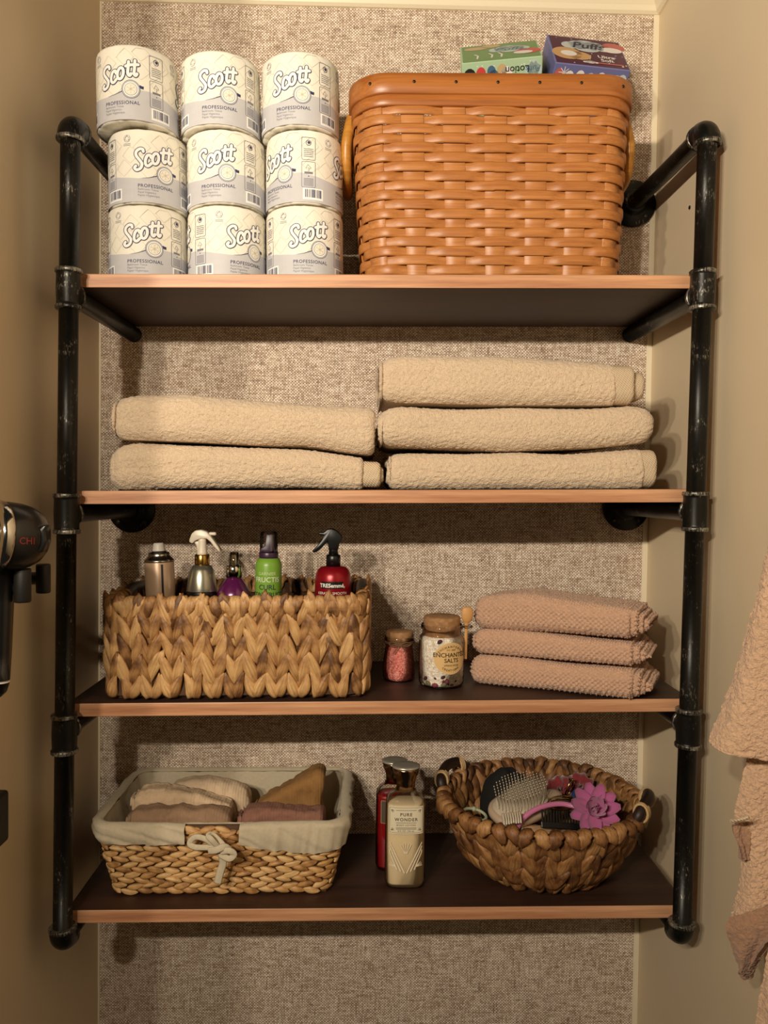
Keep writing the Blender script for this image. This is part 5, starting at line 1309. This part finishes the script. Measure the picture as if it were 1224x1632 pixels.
# ------------------------------------------------------------------ towels hanging on the right wall, near the camera
HTW = terry('hanging_terry', (224, 184, 148), 420, .7, .0022)
HTSH = terry('hanging_terry_shaded', (176, 134, 104), 300, .7, .002)  # darker copy of the terry, shade painted into its colour
def drape(left, right, seed, n=230, m=130, fold=.010, nf=2.6, thick=.005, hemdrop=None, amp=.0022):
    """left, right: lists of world points down the two visible edges; the cloth waves between them"""
    L = np.array(spline(left, 12)); R_ = np.array(spline(right, 12)); tL = np.linspace(0, 1, len(L)); tR = np.linspace(0, 1, len(R_)); V = []
    for i in range(n):
        t = i/(n-1); a = np.array([np.interp(t, tL, L[:, k]) for k in range(3)]); b_ = np.array([np.interp(t, tR, R_[:, k]) for k in range(3)])
        d = b_-a; nn = np.cross(d, [0, 0, 1.0]); nn /= max(np.linalg.norm(nn), 1e-6)
        for j in range(m):
            q = j/(m-1); V.append(a+d*q+nn*fold*(.35+.65*t)*math.sin(q*nf*PI+.6*math.sin(t*3+seed)))
    V = np.array(V); A = V.reshape(n, m, 3); N = np.cross(np.gradient(A, axis=0), np.gradient(A, axis=1)).reshape(-1, 3); N /= np.maximum(np.linalg.norm(N, axis=1, keepdims=True), 1e-9)
    V = V+N*(amp*.62*vnoise(V*240, seed)+amp*.55*vnoise(V*420, seed+1))[:, None]
    F = grid_faces(n, m); k = len(V); V2 = V-N*thick
    ed = [i*m for i in range(n)]+[(n-1)*m+j for j in range(1, m)]+[i*m+m-1 for i in range(n-2, -1, -1)]+[j for j in range(m-2, 0, -1)]
    return np.vstack([V, V2]), F+[(a+k, d+k, c+k, b_+k) for a, b_, c, d in F]+[(ed[i], ed[(i+1) % len(ed)], ed[(i+1) % len(ed)]+k, ed[i]+k) for i in range(len(ed))]
def hanging(label, left, right, seed, **kw):
    base = np.array([(left[-1][0]+right[-1][0])/2, (left[-1][1]+right[-1][1])/2, min(left[-1][2], right[-1][2])])
    t = thing('hanging_towel', label, 'towel', tuple(base), group='towels hanging on the right wall')
    mk('terry_cloth', (lambda vf: (vf[0]-base, vf[1]))(drape([p for p in left], [p for p in right], seed, **kw)), HTW, t); return t, base
A_ = lambda px, py, Y: at(px, py, Y)
# front one: gathered on its hook above the frame, flaring to a corner at the lower left
t1, b1 = hanging('beige terry towel hanging in front on the right wall, flared corner at left', [A_(1252, 800, -.60), A_(1224, 868, -.59), A_(1198, 965, -.58), A_(1162, 1085, -.56), A_(1130, 1168, -.55), A_(1128, 1182, -.55)], [A_(1300, 800, -.66), A_(1310, 880, -.66), A_(1320, 980, -.66), A_(1330, 1090, -.66), A_(1340, 1230, -.66), A_(1345, 1268, -.66)], 3, fold=.014, nf=3.2)
mk('hanging_loop', (lambda vf: (np.array(vf[0])-b1, vf[1]))(tube(spline([A_(1262, 800, -.62), A_(1274, 770, -.62), A_(1286, 800, -.63)], 8), .003, 8)), HTSH, t1)
# second one below it, with a turned corner showing its reverse, the shade there put into a darker colour
t2, b2 = hanging('beige terry towel hanging lower on the right wall, corner turned back', [A_(1200, 1180, -.535), A_(1184, 1240, -.535), A_(1172, 1300, -.53), A_(1180, 1350, -.53), A_(1180, 1400, -.53), A_(1162, 1466, -.525)], [A_(1330, 1180, -.60), A_(1330, 1250, -.60), A_(1330, 1300, -.60), A_(1330, 1350, -.60), A_(1325, 1390, -.60), A_(1318, 1420, -.60)], 7, fold=.012, nf=2.7)
def sub(name, vf, mat): return mk(name, (np.array(vf[0])-b2, vf[1]), mat, t2)
sub('turned_corner', drape([A_(1161, 1462, -.545), A_(1157, 1484, -.55), A_(1163, 1505, -.55), A_(1170, 1530, -.55), A_(1184, 1556, -.55)], [A_(1320, 1415, -.62), A_(1310, 1440, -.61), A_(1270, 1470, -.60), A_(1225, 1500, -.58), A_(1190, 1556, -.555)], 9, n=60, m=60, fold=.006, amp=.0016), HTSH)
sub('hem_band', tube(spline([A_(1168, 1308, -.568), A_(1180, 1306, -.578), A_(1194, 1302, -.582)], 6), .0042, 10, flat=.5), BAND)
sub('inner_fold', drape([A_(1168, 1316, -.55), A_(1170, 1332, -.55), A_(1180, 1350, -.55), A_(1186, 1368, -.55)], [A_(1196, 1308, -.545), A_(1196, 1325, -.545), A_(1194, 1345, -.545), A_(1190, 1370, -.545)], 12, n=40, m=30, fold=.003, amp=.0015), HTSH)  # dark sheet that paints the shade inside the towel's hollow
t3, b3 = hanging('beige terry towel showing only at the lower right corner', [A_(1226, 1500, -.62), A_(1218, 1550, -.62), A_(1208, 1600, -.62), A_(1200, 1680, -.62)], [A_(1330, 1500, -.66), A_(1330, 1560, -.66), A_(1330, 1620, -.66), A_(1330, 1700, -.66)], 15, n=80, m=60)
